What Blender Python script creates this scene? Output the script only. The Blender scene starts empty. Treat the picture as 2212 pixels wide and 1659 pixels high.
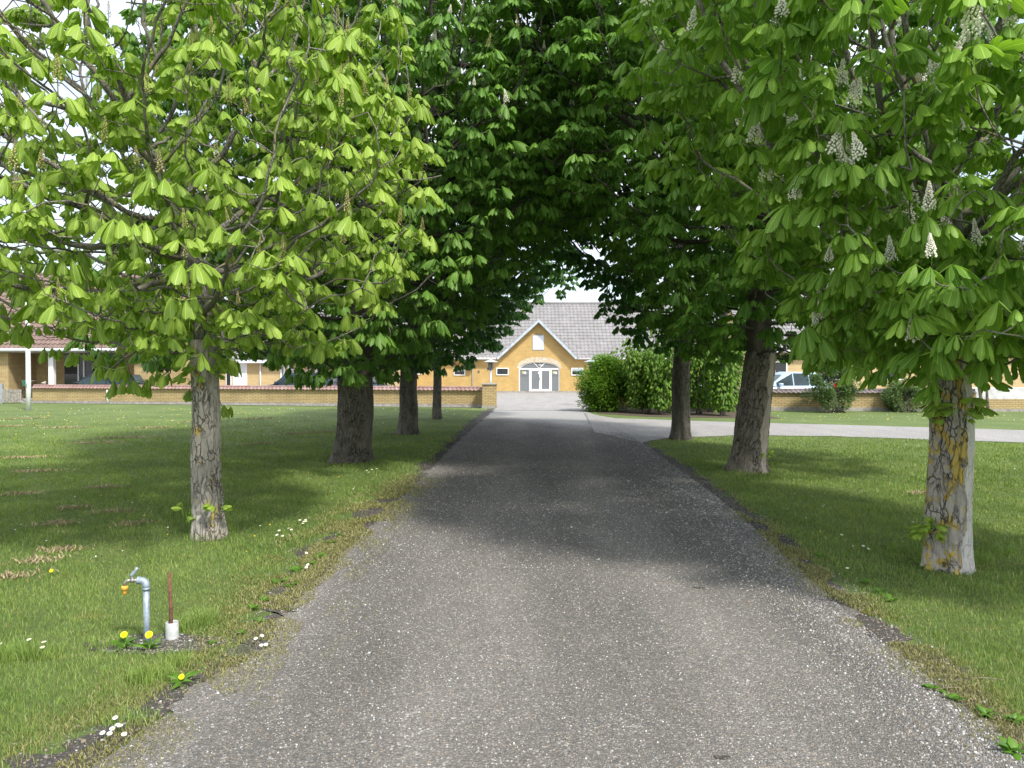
import bpy, math, random
import numpy as np
from mathutils import Vector, Matrix, noise
R = math.radians
random.seed(7)
C = bpy.context.scene
COL = C.collection

# ------------------------------------------------------------------ camera, sky, sun, exposure
F = 1661.0                      # focal length in units of a 2212 px wide picture
H = 1.75                        # eye height
PITCH = math.atan(31.5 / F)
cam = bpy.data.cameras.new('camera')
cam.sensor_width = 36.0
cam.lens = 36.0 * F / 2212.0
cam.clip_start = 0.05
cam.clip_end = 3000
camo = bpy.data.objects.new('camera', cam)
COL.objects.link(camo)
camo.location = (0, 0, H)
camo.rotation_euler = (math.pi / 2 - PITCH, 0, 0)
C.camera = camo

SUN_EL, SUN_AZ = R(50), R(143)   # azimuth clockwise from +Y
world = bpy.data.worlds.new('World')
C.world = world
world.use_nodes = True
nt = world.node_tree
nt.nodes.clear()
sky = nt.nodes.new('ShaderNodeTexSky')
sky.sky_type = 'NISHITA'
sky.sun_disc = False
sky.sun_elevation = SUN_EL
sky.sun_rotation = SUN_AZ
sky.dust_density = 1.5
tc = nt.nodes.new('ShaderNodeTexCoord')
mp = nt.nodes.new('ShaderNodeMapping')
mp.inputs['Scale'].default_value = (1, 1, 2.6)
nz = nt.nodes.new('ShaderNodeTexNoise')
nz.inputs['Scale'].default_value = 2.3
nz.inputs['Detail'].default_value = 7
nz.inputs['Roughness'].default_value = 0.55
rp = nt.nodes.new('ShaderNodeValToRGB')
rp.color_ramp.elements[0].position = 0.36
rp.color_ramp.elements[0].color = (0.22, 0.22, 0.22, 1)
rp.color_ramp.elements[1].position = 0.62
rp.color_ramp.elements[1].color = (1, 1, 1, 1)
mx = nt.nodes.new('ShaderNodeMix')
mx.data_type = 'RGBA'
mx.inputs[7].default_value = (5.6, 5.8, 6.1, 1)
bg = nt.nodes.new('ShaderNodeBackground')
bg.inputs['Strength'].default_value = 0.15
wo = nt.nodes.new('ShaderNodeOutputWorld')
L = nt.links.new
L(tc.outputs['Generated'], mp.inputs['Vector'])
L(mp.outputs[0], nz.inputs['Vector'])
L(nz.outputs['Fac'], rp.inputs[0])
L(rp.outputs[0], mx.inputs[0])
L(sky.outputs[0], mx.inputs[6])
L(mx.outputs[2], bg.inputs[0])
L(bg.outputs[0], wo.inputs[0])

sun = bpy.data.lights.new('sun', 'SUN')
sun.energy = 2.9
sun.angle = R(6.0)
sun.color = (1.0, 0.955, 0.88)
suno = bpy.data.objects.new('sun', sun)
COL.objects.link(suno)
sd = Vector((math.sin(SUN_AZ) * math.cos(SUN_EL), math.cos(SUN_AZ) * math.cos(SUN_EL), math.sin(SUN_EL)))
suno.rotation_euler = sd.to_track_quat('Z', 'Y').to_euler()
suno.location = sd * 60
C.view_settings.view_transform = 'Standard'
C.view_settings.look = 'None'
C.view_settings.gamma = 1
C.view_settings.exposure = 0.85
C.render.engine = 'CYCLES'
C.cycles.max_bounces = 8
C.cycles.transparent_max_bounces = 8
C.cycles.use_denoising = True
C.cycles.sample_clamp_indirect = 6

# ------------------------------------------------------------------ pixel helpers (2212 x 1659)
SP, CP = math.sin(PITCH), math.cos(PITCH)


def ray(px, py):
    cx, cy = (px - 1106) / F, -(py - 829.5) / F
    return Vector((cx, cy * SP + CP, cy * CP - SP))


def G(px, py, z=0.0):
    d = ray(px, py)
    t = (z - H) / d.z
    return Vector((d.x * t, d.y * t, z))


def A(px, py, Y):
    """the point on the ray through the pixel at distance Y"""
    d = ray(px, py)
    t = Y / d.y
    return Vector((d.x * t, Y, H + d.z * t))


# ------------------------------------------------------------------ object helpers
def tag(o, label=None, cat=None, group=None, kind=None):
    if label: o['label'] = label
    if cat: o['category'] = cat
    if group: o['group'] = group
    if kind: o['kind'] = kind
    return o


def empty(name, loc=(0, 0, 0), rz=0.0, label=None, cat=None, group=None):
    o = bpy.data.objects.new(name, None)
    COL.objects.link(o)
    o.location = loc
    o.rotation_euler = (0, 0, rz)
    o.empty_display_size = 0.2
    return tag(o, label, cat, group)


def link(name, me, parent=None):
    o = bpy.data.objects.new(name, me)
    COL.objects.link(o)
    if parent: o.parent = parent
    return o


def copy_tree(o, parent=None):
    c = o.copy()
    COL.objects.link(c)
    c.parent = parent
    for ch in list(o.children):
        copy_tree(ch, c)
    return c


class MB:
    def __init__(s):
        s.v, s.f, s.m = [], [], []

    def add(s, vs, fs, mi=0):
        b = len(s.v)
        s.v += [tuple(v) for v in vs]
        for f in fs:
            s.f.append(tuple(i + b for i in f)); s.m.append(mi)

    def box(s, x0, x1, y0, y1, z0, z1, mi=0):
        s.add([(x0, y0, z0), (x1, y0, z0), (x1, y1, z0), (x0, y1, z0), (x0, y0, z1), (x1, y0, z1), (x1, y1, z1), (x0, y1, z1)],
              [(3, 2, 1, 0), (4, 5, 6, 7), (0, 1, 5, 4), (1, 2, 6, 5), (2, 3, 7, 6), (3, 0, 4, 7)], mi)

    def tube(s, pts, rad, n=10, caps=True, mi=0):
        pts = [Vector(p) for p in pts]
        if not hasattr(rad, '__len__'): rad = [rad] * len(pts)
        rings = []
        up = None
        for i, p in enumerate(pts):
            a = pts[max(i - 1, 0)]; b = pts[min(i + 1, len(pts) - 1)]
            t = (b - a).normalized()
            if up is None:
                up = t.orthogonal().normalized()
            up = (up - t * up.dot(t)).normalized()
            w = t.cross(up)
            rings.append([p + (up * math.cos(2 * math.pi * k / n) + w * math.sin(2 * math.pi * k / n)) * rad[i] for k in range(n)])
        vs = [v for r_ in rings for v in r_]
        fs = []
        for i in range(len(pts) - 1):
            for k in range(n):
                k2 = (k + 1) % n
                fs.append((i * n + k, i * n + k2, (i + 1) * n + k2, (i + 1) * n + k))
        if caps:
            fs.append(tuple(range(n - 1, -1, -1)))
            fs.append(tuple((len(pts) - 1) * n + k for k in range(n)))
        s.add(vs, fs, mi)

    def prism(s, poly, y0, y1, mi=0):
        """polygon in xz, counter clockwise seen from -y, extruded y0..y1"""
        n = len(poly)
        s.add([(x, y0, z) for x, z in poly] + [(x, y1, z) for x, z in poly],
              [tuple(range(n)), tuple(range(2 * n - 1, n - 1, -1))] + [(i, i + n, (i + 1) % n + n, (i + 1) % n) for i in range(n)], mi)

    def build(s, name, mats, parent=None, smooth=False, bevel=0.0):
        me = bpy.data.meshes.new(name)
        me.from_pydata(s.v, [], s.f)
        if not isinstance(mats, (list, tuple)): mats = [mats]
        for m in mats: me.materials.append(m)
        if len(mats) > 1:
            me.polygons.foreach_set('material_index', s.m)
        if smooth:
            me.polygons.foreach_set('use_smooth', [True] * len(me.polygons))
        me.update()
        o = link(name, me, parent)
        if bevel:
            b = o.modifiers.new('bevel', 'BEVEL')
            b.width = bevel; b.segments = 2; b.limit_method = 'ANGLE'
        return o


def np_mesh(name, co, tri, mat, parent=None, tone=None, uv=None, smooth=False, matidx=None):
    """triangle mesh from arrays"""
    me = bpy.data.meshes.new(name)
    co = np.ascontiguousarray(co, dtype=np.float32)
    tri = np.ascontiguousarray(tri, dtype=np.int32)
    me.vertices.add(len(co)); me.vertices.foreach_set('co', co.ravel())
    me.loops.add(tri.size); me.loops.foreach_set('vertex_index', tri.ravel())
    me.polygons.add(len(tri)); me.polygons.foreach_set('loop_start', np.arange(0, tri.size, 3, dtype=np.int32))
    for m in (mat if isinstance(mat, (list, tuple)) else [mat]): me.materials.append(m)
    if matidx is not None: me.polygons.foreach_set('material_index', matidx.astype(np.int32))
    if smooth: me.polygons.foreach_set('use_smooth', np.ones(len(tri), dtype=bool))
    if tone is not None:
        a = me.attributes.new('tone', 'FLOAT', 'POINT')
        a.data.foreach_set('value', tone.astype(np.float32))
    if uv is not None:
        u = me.uv_layers.new(name='UVMap')
        u.data.foreach_set('uv', uv[tri.ravel()].astype(np.float32).ravel())
    me.update(calc_edges=True)
    return link(name, me, parent)


# ------------------------------------------------------------------ materials
def newmat(name):
    m = bpy.data.materials.new(name)
    m.use_nodes = True
    n = m.node_tree
    b = n.nodes['Principled BSDF']
    return m, n, b


def N(n, typ, **kw):
    x = n.nodes.new(typ)
    for k, v in kw.items():
        if k in x.inputs: x.inputs[k].default_value = v
        else: setattr(x, k, v)
    return x


def ramp(n, stops, src=None):
    r_ = n.nodes.new('ShaderNodeValToRGB')
    e = r_.color_ramp.elements
    while len(e) < len(stops): e.new(0.5)
    for i, (p, c) in enumerate(stops):
        e[i].position = p
        e[i].color = (c, c, c, 1) if not hasattr(c, '__len__') else (*c, 1)
    if src is not None: n.links.new(src, r_.inputs[0])
    return r_


def mixc(n, fac, a, b, mode='MIX'):
    m = n.nodes.new('ShaderNodeMix')
    m.data_type = 'RGBA'; m.blend_type = mode
    for s, v in ((m.inputs[0], fac), (m.inputs[6], a), (m.inputs[7], b)):
        if hasattr(v, 'is_output') or isinstance(v, bpy.types.NodeSocket): n.links.new(v, s)
        else:
            s.default_value = v if not hasattr(v, '__len__') else (*v, 1)[:4]
    return m.outputs[2]


def mth(n, op, a, b=None, c=None):
    m = n.nodes.new('ShaderNodeMath')
    m.operation = op
    for i, v in enumerate((a, b, c)):
        if v is None: continue
        if isinstance(v, bpy.types.NodeSocket): n.links.new(v, m.inputs[i])
        else: m.inputs[i].default_value = v
    return m.outputs[0]


def bump(n, b, h, strength=0.4, dist=0.01):
    bp = n.nodes.new('ShaderNodeBump')
    bp.inputs['Strength'].default_value = strength
    bp.inputs['Distance'].default_value = dist
    n.links.new(h, bp.inputs['Height'])
    n.links.new(bp.outputs[0], b.inputs['Normal'])


def plain(name, col, rough=0.6, metal=0.0, vary=0.12, scale=8.0, bmp=0.0):
    m, n, b = newmat(name)
    g = N(n, 'ShaderNodeNewGeometry')
    z = N(n, 'ShaderNodeTexNoise', Scale=scale, Detail=5.0, Roughness=0.65)
    n.links.new(g.outputs['Position'], z.inputs['Vector'])
    dk = tuple(c * (1 - vary * 1.6) for c in col)
    lt = tuple(min(1, c * (1 + vary)) for c in col)
    r_ = ramp(n, [(0.3, dk), (0.7, lt)], z.outputs['Fac'])
    n.links.new(r_.outputs[0], b.inputs['Base Color'])
    b.inputs['Roughness'].default_value = rough
    b.inputs['Metallic'].default_value = metal
    if bmp: bump(n, b, z.outputs['Fac'], bmp, 0.005)
    return m


def brick_mat(name, c1, c2, mortar, w=0.235, h=0.075, stain=0.25, msz=0.007):
    m, n, b = newmat(name)
    g = N(n, 'ShaderNodeNewGeometry')
    s = N(n, 'ShaderNodeSeparateXYZ'); n.links.new(g.outputs['Position'], s.inputs[0])
    c = N(n, 'ShaderNodeCombineXYZ')
    n.links.new(mth(n, 'ADD', s.outputs[0], s.outputs[1]), c.inputs[0])
    n.links.new(s.outputs[2], c.inputs[1])
    t = N(n, 'ShaderNodeTexBrick', Scale=1.0)
    t.inputs['Brick Width'].default_value = w
    t.inputs['Row Height'].default_value = h
    t.inputs['Mortar Size'].default_value = msz
    t.inputs['Mortar Smooth'].default_value = 0.3
    t.inputs['Color1'].default_value = (*c1, 1)
    t.inputs['Color2'].default_value = (*c2, 1)
    t.inputs['Mortar'].default_value = (*mortar, 1)
    n.links.new(c.outputs[0], t.inputs['Vector'])
    z = N(n, 'ShaderNodeTexNoise', Scale=1.3, Detail=6.0, Roughness=0.7)
    n.links.new(g.outputs['Position'], z.inputs['Vector'])
    r_ = ramp(n, [(0.35, 1 - stain), (0.65, 1.0)], z.outputs['Fac'])
    z2 = N(n, 'ShaderNodeTexNoise', Scale=45.0, Detail=3.0)
    n.links.new(g.outputs['Position'], z2.inputs['Vector'])
    r2 = ramp(n, [(0.3, 0.82), (0.7, 1.0)], z2.outputs['Fac'])
    col = mixc(n, 1.0, t.outputs['Color'], r_.outputs[0], 'MULTIPLY')
    col = mixc(n, 1.0, col, r2.outputs[0], 'MULTIPLY')
    n.links.new(col, b.inputs['Base Color'])
    b.inputs['Roughness'].default_value = 0.85
    bump(n, b, mth(n, 'SUBTRACT', 1.0, t.outputs['Fac']), 0.5, 0.006)
    return m


def tile_mat(name, a, b_, lichen):
    m, n, b = newmat(name)
    g = N(n, 'ShaderNodeNewGeometry')
    v = N(n, 'ShaderNodeTexVoronoi', Scale=3.2)
    n.links.new(g.outputs['Position'], v.inputs['Vector'])
    z = N(n, 'ShaderNodeTexNoise', Scale=1.1, Detail=8.0, Roughness=0.75)
    n.links.new(g.outputs['Position'], z.inputs['Vector'])
    sp = N(n, 'ShaderNodeTexNoise', Scale=14.0, Detail=6.0, Roughness=0.8)
    n.links.new(g.outputs['Position'], sp.inputs['Vector'])
    rnd = N(n, 'ShaderNodeSeparateColor'); n.links.new(v.outputs['Color'], rnd.inputs[0])
    c = mixc(n, rnd.outputs[0], a, b_)
    zr = ramp(n, [(0.35, 0.0), (0.7, 0.75)], z.outputs['Fac'])
    c = mixc(n, zr.outputs[0], c, tuple(x * 0.72 for x in a))
    lr = ramp(n, [(0.56, 0.0), (0.66, 0.8)], sp.outputs['Fac'])
    c = mixc(n, lr.outputs[0], c, lichen)
    n.links.new(c, b.inputs['Base Color'])
    b.inputs['Roughness'].default_value = 0.8
    bump(n, b, sp.outputs['Fac'], 0.3, 0.01)
    return m


def leaf_mat(name, c_dark, c_light, trans, veins=True, sheen=0.35):
    m, n, b = newmat(name)
    at = N(n, 'ShaderNodeAttribute', attribute_name='tone')
    c = mixc(n, at.outputs['Fac'], c_dark, c_light)
    if veins:
        uv = N(n, 'ShaderNodeUVMap')
        s = N(n, 'ShaderNodeSeparateXYZ'); n.links.new(uv.outputs[0], s.inputs[0])
        au = mth(n, 'ABSOLUTE', s.outputs[0])
        ph = mth(n, 'SUBTRACT', mth(n, 'MULTIPLY', s.outputs[1], 78.0), mth(n, 'MULTIPLY', au, 16.0))
        w = mth(n, 'SINE', ph)
        w = mth(n, 'POWER', mth(n, 'MULTIPLY_ADD', w, 0.5, 0.5), 5.0)
        mid = mth(n, 'LESS_THAN', au, 0.07)
        ve = mth(n, 'MAXIMUM', mth(n, 'MULTIPLY', w, 0.3), mth(n, 'MULTIPLY', mid, 0.75))
        c = mixc(n, ve, c, tuple(min(1, x * 1.5 + 0.02) for x in c_light))
        bump(n, b, w, 0.35, 0.003)
    n.links.new(c, b.inputs['Base Color'])
    b.inputs['Roughness'].default_value = 0.45
    b.inputs['Specular IOR Level'].default_value = sheen
    tr = N(n, 'ShaderNodeBsdfTranslucent')
    tcx = mixc(n, 1.0, c, (1.15, 1.3, 0.5), 'MULTIPLY')
    n.links.new(tcx, tr.inputs[0])
    ms = N(n, 'ShaderNodeMixShader')
    ms.inputs[0].default_value = trans
    n.links.new(b.outputs[0], ms.inputs[1]); n.links.new(tr.outputs[0], ms.inputs[2])
    n.links.new(ms.outputs[0], n.nodes['Material Output'].inputs[0])
    return m


def bark_mat(name, c1, c2, crack, lichen=0.0, lichcol=(0.42, 0.30, 0.03), bare=None, fine=1.0):
    m, n, b = newmat(name)
    t = N(n, 'ShaderNodeTexCoord')
    mpn = N(n, 'ShaderNodeMapping'); mpn.inputs['Scale'].default_value = (1, 1, 0.22)
    n.links.new(t.outputs['Object'], mpn.inputs[0])
    wz = N(n, 'ShaderNodeTexNoise', Scale=9.0, Detail=3.0)
    n.links.new(t.outputs['Object'], wz.inputs['Vector'])
    wv = N(n, 'ShaderNodeVectorMath', operation='MULTIPLY_ADD')
    n.links.new(wz.outputs['Color'], wv.inputs[0]); wv.inputs[1].default_value = (0.09, 0.09, 0.09)
    n.links.new(mpn.outputs[0], wv.inputs[2])
    v = N(n, 'ShaderNodeTexVoronoi', Scale=19.0 * fine, feature='DISTANCE_TO_EDGE')
    n.links.new(wv.outputs[0], v.inputs['Vector'])
    z = N(n, 'ShaderNodeTexNoise', Scale=30.0, Detail=8.0, Roughness=0.75)
    n.links.new(mpn.outputs[0], z.inputs['Vector'])
    z2 = N(n, 'ShaderNodeTexNoise', Scale=5.0, Detail=5.0, Roughness=0.6)
    n.links.new(t.outputs['Object'], z2.inputs['Vector'])
    base = ramp(n, [(0.32, c1), (0.68, c2)], z.outputs['Fac']).outputs[0]
    base = mixc(n, ramp(n, [(0.4, 0.0), (0.65, 0.5)], z2.outputs['Fac']).outputs[0], base, tuple(x * 0.62 for x in c1))
    if lichen:
        zl = N(n, 'ShaderNodeTexNoise', Scale=7.0, Detail=7.0, Roughness=0.7)
        ml = N(n, 'ShaderNodeMapping'); ml.inputs['Location'].default_value = (3.1, 1.7, 0.4)
        ml.inputs['Scale'].default_value = (1, 1, 0.7)
        n.links.new(t.outputs['Object'], ml.inputs[0]); n.links.new(ml.outputs[0], zl.inputs['Vector'])
        base = mixc(n, ramp(n, [(0.60 - lichen, 0.0), (0.64 - lichen, 0.85)], zl.outputs['Fac']).outputs[0], base, lichcol)
    cr = ramp(n, [(0.0, 1.0), (0.035, 0.8), (0.085, 0.0)], v.outputs['Distance']).outputs[0]
    cm = N(n, 'ShaderNodeTexNoise', Scale=4.0, Detail=2.0)
    n.links.new(t.outputs['Object'], cm.inputs['Vector'])
    crm = mth(n, 'MULTIPLY', cr, ramp(n, [(0.38, 0.1), (0.54, 1.0)], cm.outputs['Fac']).outputs[0])
    base = mixc(n, crm, base, crack)
    if bare:                      # a strip of barkless, weathered wood up one side of the trunk
        at = N(n, 'ShaderNodeAttribute', attribute_name='tone')
        mb = N(n, 'ShaderNodeMapping'); mb.inputs['Scale'].default_value = (1, 1, 0.06)
        n.links.new(t.outputs['Object'], mb.inputs[0])
        zb = N(n, 'ShaderNodeTexNoise', Scale=75.0, Detail=5.0, Roughness=0.7)
        n.links.new(mb.outputs[0], zb.inputs['Vector'])
        wood = ramp(n, [(0.25, tuple(x * 0.45 for x in bare)), (0.45, bare), (0.8, tuple(min(1, x * 1.3) for x in bare))], zb.outputs['Fac']).outputs[0]
        base = mixc(n, at.outputs['Fac'], base, wood)
    n.links.new(base, b.inputs['Base Color'])
    b.inputs['Roughness'].default_value = 0.9
    hgt = mth(n, 'ADD', mth(n, 'MULTIPLY', z.outputs['Fac'], 0.4), mth(n, 'MULTIPLY', crm, -0.9))
    bump(n, b, hgt, 0.9, 0.012)
    return m


def green_nodes(n, pos, near=True):
    """the lawn's own colour: green with dry and lush patches"""
    a = N(n, 'ShaderNodeTexNoise', Scale=0.55, Detail=5.0, Roughness=0.6)
    n.links.new(pos, a.inputs['Vector'])
    b = N(n, 'ShaderNodeTexNoise', Scale=3.5, Detail=6.0, Roughness=0.7)
    mpn = N(n, 'ShaderNodeMapping'); mpn.inputs['Scale'].default_value = (0.8, 2.2, 1)
    n.links.new(pos, mpn.inputs[0]); n.links.new(mpn.outputs[0], b.inputs['Vector'])
    c = mixc(n, ramp(n, [(0.35, 0.0), (0.7, 1.0)], a.outputs['Fac']).outputs[0], (0.105, 0.165, 0.035), (0.170, 0.235, 0.062))
    c = mixc(n, ramp(n, [(0.55, 0.0), (0.78, 0.75)], b.outputs['Fac']).outputs[0], c, (0.34, 0.31, 0.11))
    return c, a, b


def lawn_mat():
    m, n, b = newmat('lawn_grass')
    g = N(n, 'ShaderNodeNewGeometry')
    c, a, q = green_nodes(n, g.outputs['Position'])
    f = N(n, 'ShaderNodeTexNoise', Scale=28.0, Detail=6.0, Roughness=0.8)
    mpn = N(n, 'ShaderNodeMapping'); mpn.inputs['Scale'].default_value = (1.6, 0.7, 1)
    n.links.new(g.outputs['Position'], mpn.inputs[0]); n.links.new(mpn.outputs[0], f.inputs['Vector'])
    c = mixc(n, 1.0, c, ramp(n, [(0.3, 0.5), (0.7, 1.25)], f.outputs['Fac']).outputs[0], 'MULTIPLY')
    n.links.new(c, b.inputs['Base Color'])
    b.inputs['Roughness'].default_value = 0.9
    bump(n, b, f.outputs['Fac'], 0.8, 0.05)
    return m


def blade_mat():
    m, n, b = newmat('grass_blades')
    g = N(n, 'ShaderNodeNewGeometry')
    c, a, q = green_nodes(n, g.outputs['Position'])
    at = N(n, 'ShaderNodeAttribute', attribute_name='tone')
    c = mixc(n, 1.0, c, ramp(n, [(0.0, 1.05), (0.5, 1.6), (1.0, 2.3)], at.outputs['Fac']).outputs[0], 'MULTIPLY')
    dry = ramp(n, [(0.86, 0.0), (0.9, 0.8)], at.outputs['Fac']).outputs[0]
    c = mixc(n, dry, c, (0.38, 0.32, 0.13))
    n.links.new(c, b.inputs['Base Color'])
    b.inputs['Roughness'].default_value = 0.5
    b.inputs['Specular IOR Level'].default_value = 0.3
    tr = N(n, 'ShaderNodeBsdfTranslucent'); n.links.new(mixc(n, 1.0, c, (1.2, 1.2, 0.6), 'MULTIPLY'), tr.inputs[0])
    ms = N(n, 'ShaderNodeMixShader'); ms.inputs[0].default_value = 0.3
    n.links.new(b.outputs[0], ms.inputs[1]); n.links.new(tr.outputs[0], ms.inputs[2])
    n.links.new(ms.outputs[0], n.nodes['Material Output'].inputs[0])
    return m


def gravel_mat(name, shades, base_mul=1.0, big=70.0, soil=None, dirt=0.3, pale=False):
    """stones of many greys bedded in fines"""
    m, n, b = newmat(name)
    g = N(n, 'ShaderNodeNewGeometry')
    P = g.outputs['Position']
    w = N(n, 'ShaderNodeTexNoise', Scale=40.0, Detail=2.0); n.links.new(P, w.inputs['Vector'])
    wv = N(n, 'ShaderNodeVectorMath', operation='MULTIPLY_ADD')
    n.links.new(w.outputs['Color'], wv.inputs[0]); wv.inputs[1].default_value = (0.012, 0.012, 0); n.links.new(P, wv.inputs[2])
    v1 = N(n, 'ShaderNodeTexVoronoi', Scale=big); n.links.new(wv.outputs[0], v1.inputs['Vector'])
    v1.inputs['Randomness'].default_value = 1.0
    v2 = N(n, 'ShaderNodeTexVoronoi', Scale=big * 2.3); n.links.new(wv.outputs[0], v2.inputs['Vector'])
    s1 = N(n, 'ShaderNodeSeparateColor'); n.links.new(v1.outputs['Color'], s1.inputs[0])
    s2 = N(n, 'ShaderNodeSeparateColor'); n.links.new(v2.outputs['Color'], s2.inputs[0])
    c1 = ramp(n, shades, s1.outputs[0]).outputs[0]
    c2 = ramp(n, shades, s2.outputs[1]).outputs[0]
    fine = N(n, 'ShaderNodeTexNoise', Scale=170.0, Detail=3.0); n.links.new(P, fine.inputs['Vector'])
    fill = mixc(n, 0.5, c2, tuple(base_mul * x for x in (0.10, 0.094, 0.085)))
    c = mixc(n, mth(n, 'GREATER_THAN', s1.outputs[2], 0.62), fill, c1)
    c = mixc(n, ramp(n, [(0.3, 0.0), (0.6, 0.55)], v1.outputs['Distance']).outputs[0], c, tuple(x * 0.55 * base_mul for x in (0.13, 0.12, 0.11)))
    z = N(n, 'ShaderNodeTexNoise', Scale=0.9, Detail=7.0, Roughness=0.65)
    mpn = N(n, 'ShaderNodeMapping'); mpn.inputs['Scale'].default_value = (1.5, 0.35, 1)
    n.links.new(P, mpn.inputs[0]); n.links.new(mpn.outputs[0], z.inputs['Vector'])
    c = mixc(n, 1.0, c, ramp(n, [(0.3, 1 - dirt), (0.65, 1.12)], z.outputs['Fac']).outputs[0], 'MULTIPLY')
    c = mixc(n, 1.0, c, ramp(n, [(0.3, 0.75), (0.7, 1.15)], fine.outputs['Fac']).outputs[0], 'MULTIPLY')
    if pale:
        tx = N(n, 'ShaderNodeSeparateXYZ'); n.links.new(P, tx.inputs[0])
        uu = mth(n, 'SUBTRACT', tx.outputs[0], mth(n, 'MULTIPLY_ADD', tx.outputs[1], 0.0262, 0.30))
        wn = N(n, 'ShaderNodeTexNoise', Scale=0.7, Detail=4.0); n.links.new(P, wn.inputs['Vector'])
        uu = mth(n, 'ADD', uu, mth(n, 'MULTIPLY', mth(n, 'SUBTRACT', wn.outputs['Fac'], 0.5), 0.7))
        tr_ = mth(n, 'MULTIPLY_ADD', mth(n, 'COSINE', mth(n, 'MULTIPLY', uu, 4.2)), -0.13, 1.0)
        c = mixc(n, 1.0, c, ramp(n, [(0.0, 0.0), (1.0, (1.0, 0.985, 0.96))], mth(n, 'MULTIPLY', tr_, 0.88)).outputs[0], 'MULTIPLY')
        sx = N(n, 'ShaderNodeSeparateXYZ'); n.links.new(P, sx.inputs[0])
        f1 = mth(n, 'DIVIDE', mth(n, 'SUBTRACT', sx.outputs[1], 25.5), 7.0)
        f2 = mth(n, 'DIVIDE', mth(n, 'SUBTRACT', mth(n, 'ADD', mth(n, 'MULTIPLY', sx.outputs[0], 1.6), sx.outputs[1]), 25.2), 3.0)
        pn = N(n, 'ShaderNodeTexNoise', Scale=1.6, Detail=9.0, Roughness=0.8); n.links.new(P, pn.inputs['Vector'])
        f = mth(n, 'ADD', mth(n, 'MAXIMUM', f1, f2), mth(n, 'MULTIPLY', mth(n, 'SUBTRACT', pn.outputs['Fac'], 0.5), 1.6))
        fr_ = ramp(n, [(0.0, 0.0), (1.0, 1.0)], f)
        c = mixc(n, fr_.outputs[0], c, (0.345, 0.34, 0.33))
    n.links.new(c, b.inputs['Base Color'])
    b.inputs['Roughness'].default_value = 0.85
    hh = mth(n, 'SUBTRACT', mth(n, 'MULTIPLY', s1.outputs[2], 0.6), mth(n, 'MULTIPLY', v1.outputs['Distance'], 0.9))
    hh = mth(n, 'SUBTRACT', hh, mth(n, 'MULTIPLY', v2.outputs['Distance'], 0.5))
    bump(n, b, hh, 0.7, 0.012)
    return m


M = {}
M['brick'] = brick_mat('yellow_brick', (0.58, 0.44, 0.21), (0.50, 0.37, 0.17), (0.26, 0.19, 0.11), msz=0.011)
M['brick_far'] = brick_mat('ochre_brick', (0.64, 0.435, 0.16), (0.57, 0.375, 0.125), (0.50, 0.36, 0.17), stain=0.18)
M['brick_pale'] = brick_mat('pale_brick', (0.64, 0.48, 0.24), (0.58, 0.42, 0.20), (0.50, 0.40, 0.24), stain=0.12)
M['tile_red'] = tile_mat('red_brown_tiles', (0.22, 0.15, 0.125), (0.16, 0.105, 0.09), (0.42, 0.37, 0.34))
M['tile_grey'] = tile_mat('weathered_grey_tiles', (0.225, 0.215, 0.215), (0.29, 0.28, 0.285), (0.41, 0.41, 0.415))
M['tile_cap'] = tile_mat('coping_tiles', (0.27, 0.155, 0.135), (0.34, 0.24, 0.22), (0.44, 0.38, 0.36))
M['tile_dark'] = tile_mat('dark_coping_tiles', (0.15, 0.12, 0.12), (0.22, 0.19, 0.19), (0.33, 0.31, 0.3))
M['concrete'] = plain('concrete', (0.33, 0.31, 0.28), 0.9, vary=0.25, scale=6, bmp=0.3)
M['render_arch'] = plain('stained_plaster', (0.60, 0.50, 0.38), 0.9, vary=0.28, scale=5, bmp=0.2)
M['white'] = plain('white_paint', (0.80, 0.80, 0.79), 0.45, vary=0.05, scale=3)
M['white_panel'] = plain('white_board', (0.74, 0.77, 0.82), 0.5, vary=0.06, scale=1.5)
M['bluegrey'] = plain('grey_barge_board', (0.45, 0.52, 0.58), 0.5, vary=0.2, scale=4)
M['zinc'] = plain('zinc', (0.42, 0.44, 0.46), 0.45, 0.5, vary=0.15)
M['glass_grey'] = plain('frosted_glass', (0.19, 0.205, 0.215), 0.16, vary=0.06, scale=0.8)
M['glass_dark'] = plain('dark_glass', (0.025, 0.03, 0.035), 0.06, vary=0.2, scale=1)
M['black'] = plain('black_rubber', (0.02, 0.02, 0.02), 0.7)
M['letter'] = plain('white_lettering', (0.85, 0.85, 0.85), 0.5, vary=0.02)
M['letter_dark'] = plain('dark_lettering', (0.09, 0.10, 0.10), 0.5, vary=0.02)
M['lime'] = plain('lime_mark', (0.55, 0.60, 0.15), 0.5, vary=0.02)
M['wood_grey'] = plain('weathered_wood', (0.42, 0.38, 0.33), 0.85, vary=0.3, scale=9, bmp=0.2)
M['galv'] = plain('galvanised_steel', (0.33, 0.40, 0.47), 0.5, 0.35, vary=0.22, scale=30, bmp=0.1)
M['brass'] = plain('dull_nickel', (0.36, 0.35, 0.31), 0.4, 0.6, vary=0.25, scale=60)
M['yellow'] = plain('yellow_plastic', (0.78, 0.42, 0.06), 0.4, vary=0.1, scale=40)
M['rust'] = plain('rust', (0.17, 0.075, 0.045), 0.9, vary=0.4, scale=45, bmp=0.4)
M['pvc'] = plain('dusty_grey_plastic', (0.50, 0.51, 0.50), 0.6, vary=0.18, scale=18)
M['car_dark'] = plain('dark_blue_car_paint', (0.035, 0.05, 0.075), 0.22, 0.3, vary=0.1, scale=2)
M['car_black'] = plain('black_car_paint', (0.02, 0.022, 0.028), 0.2, 0.3, vary=0.1, scale=2)
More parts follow.
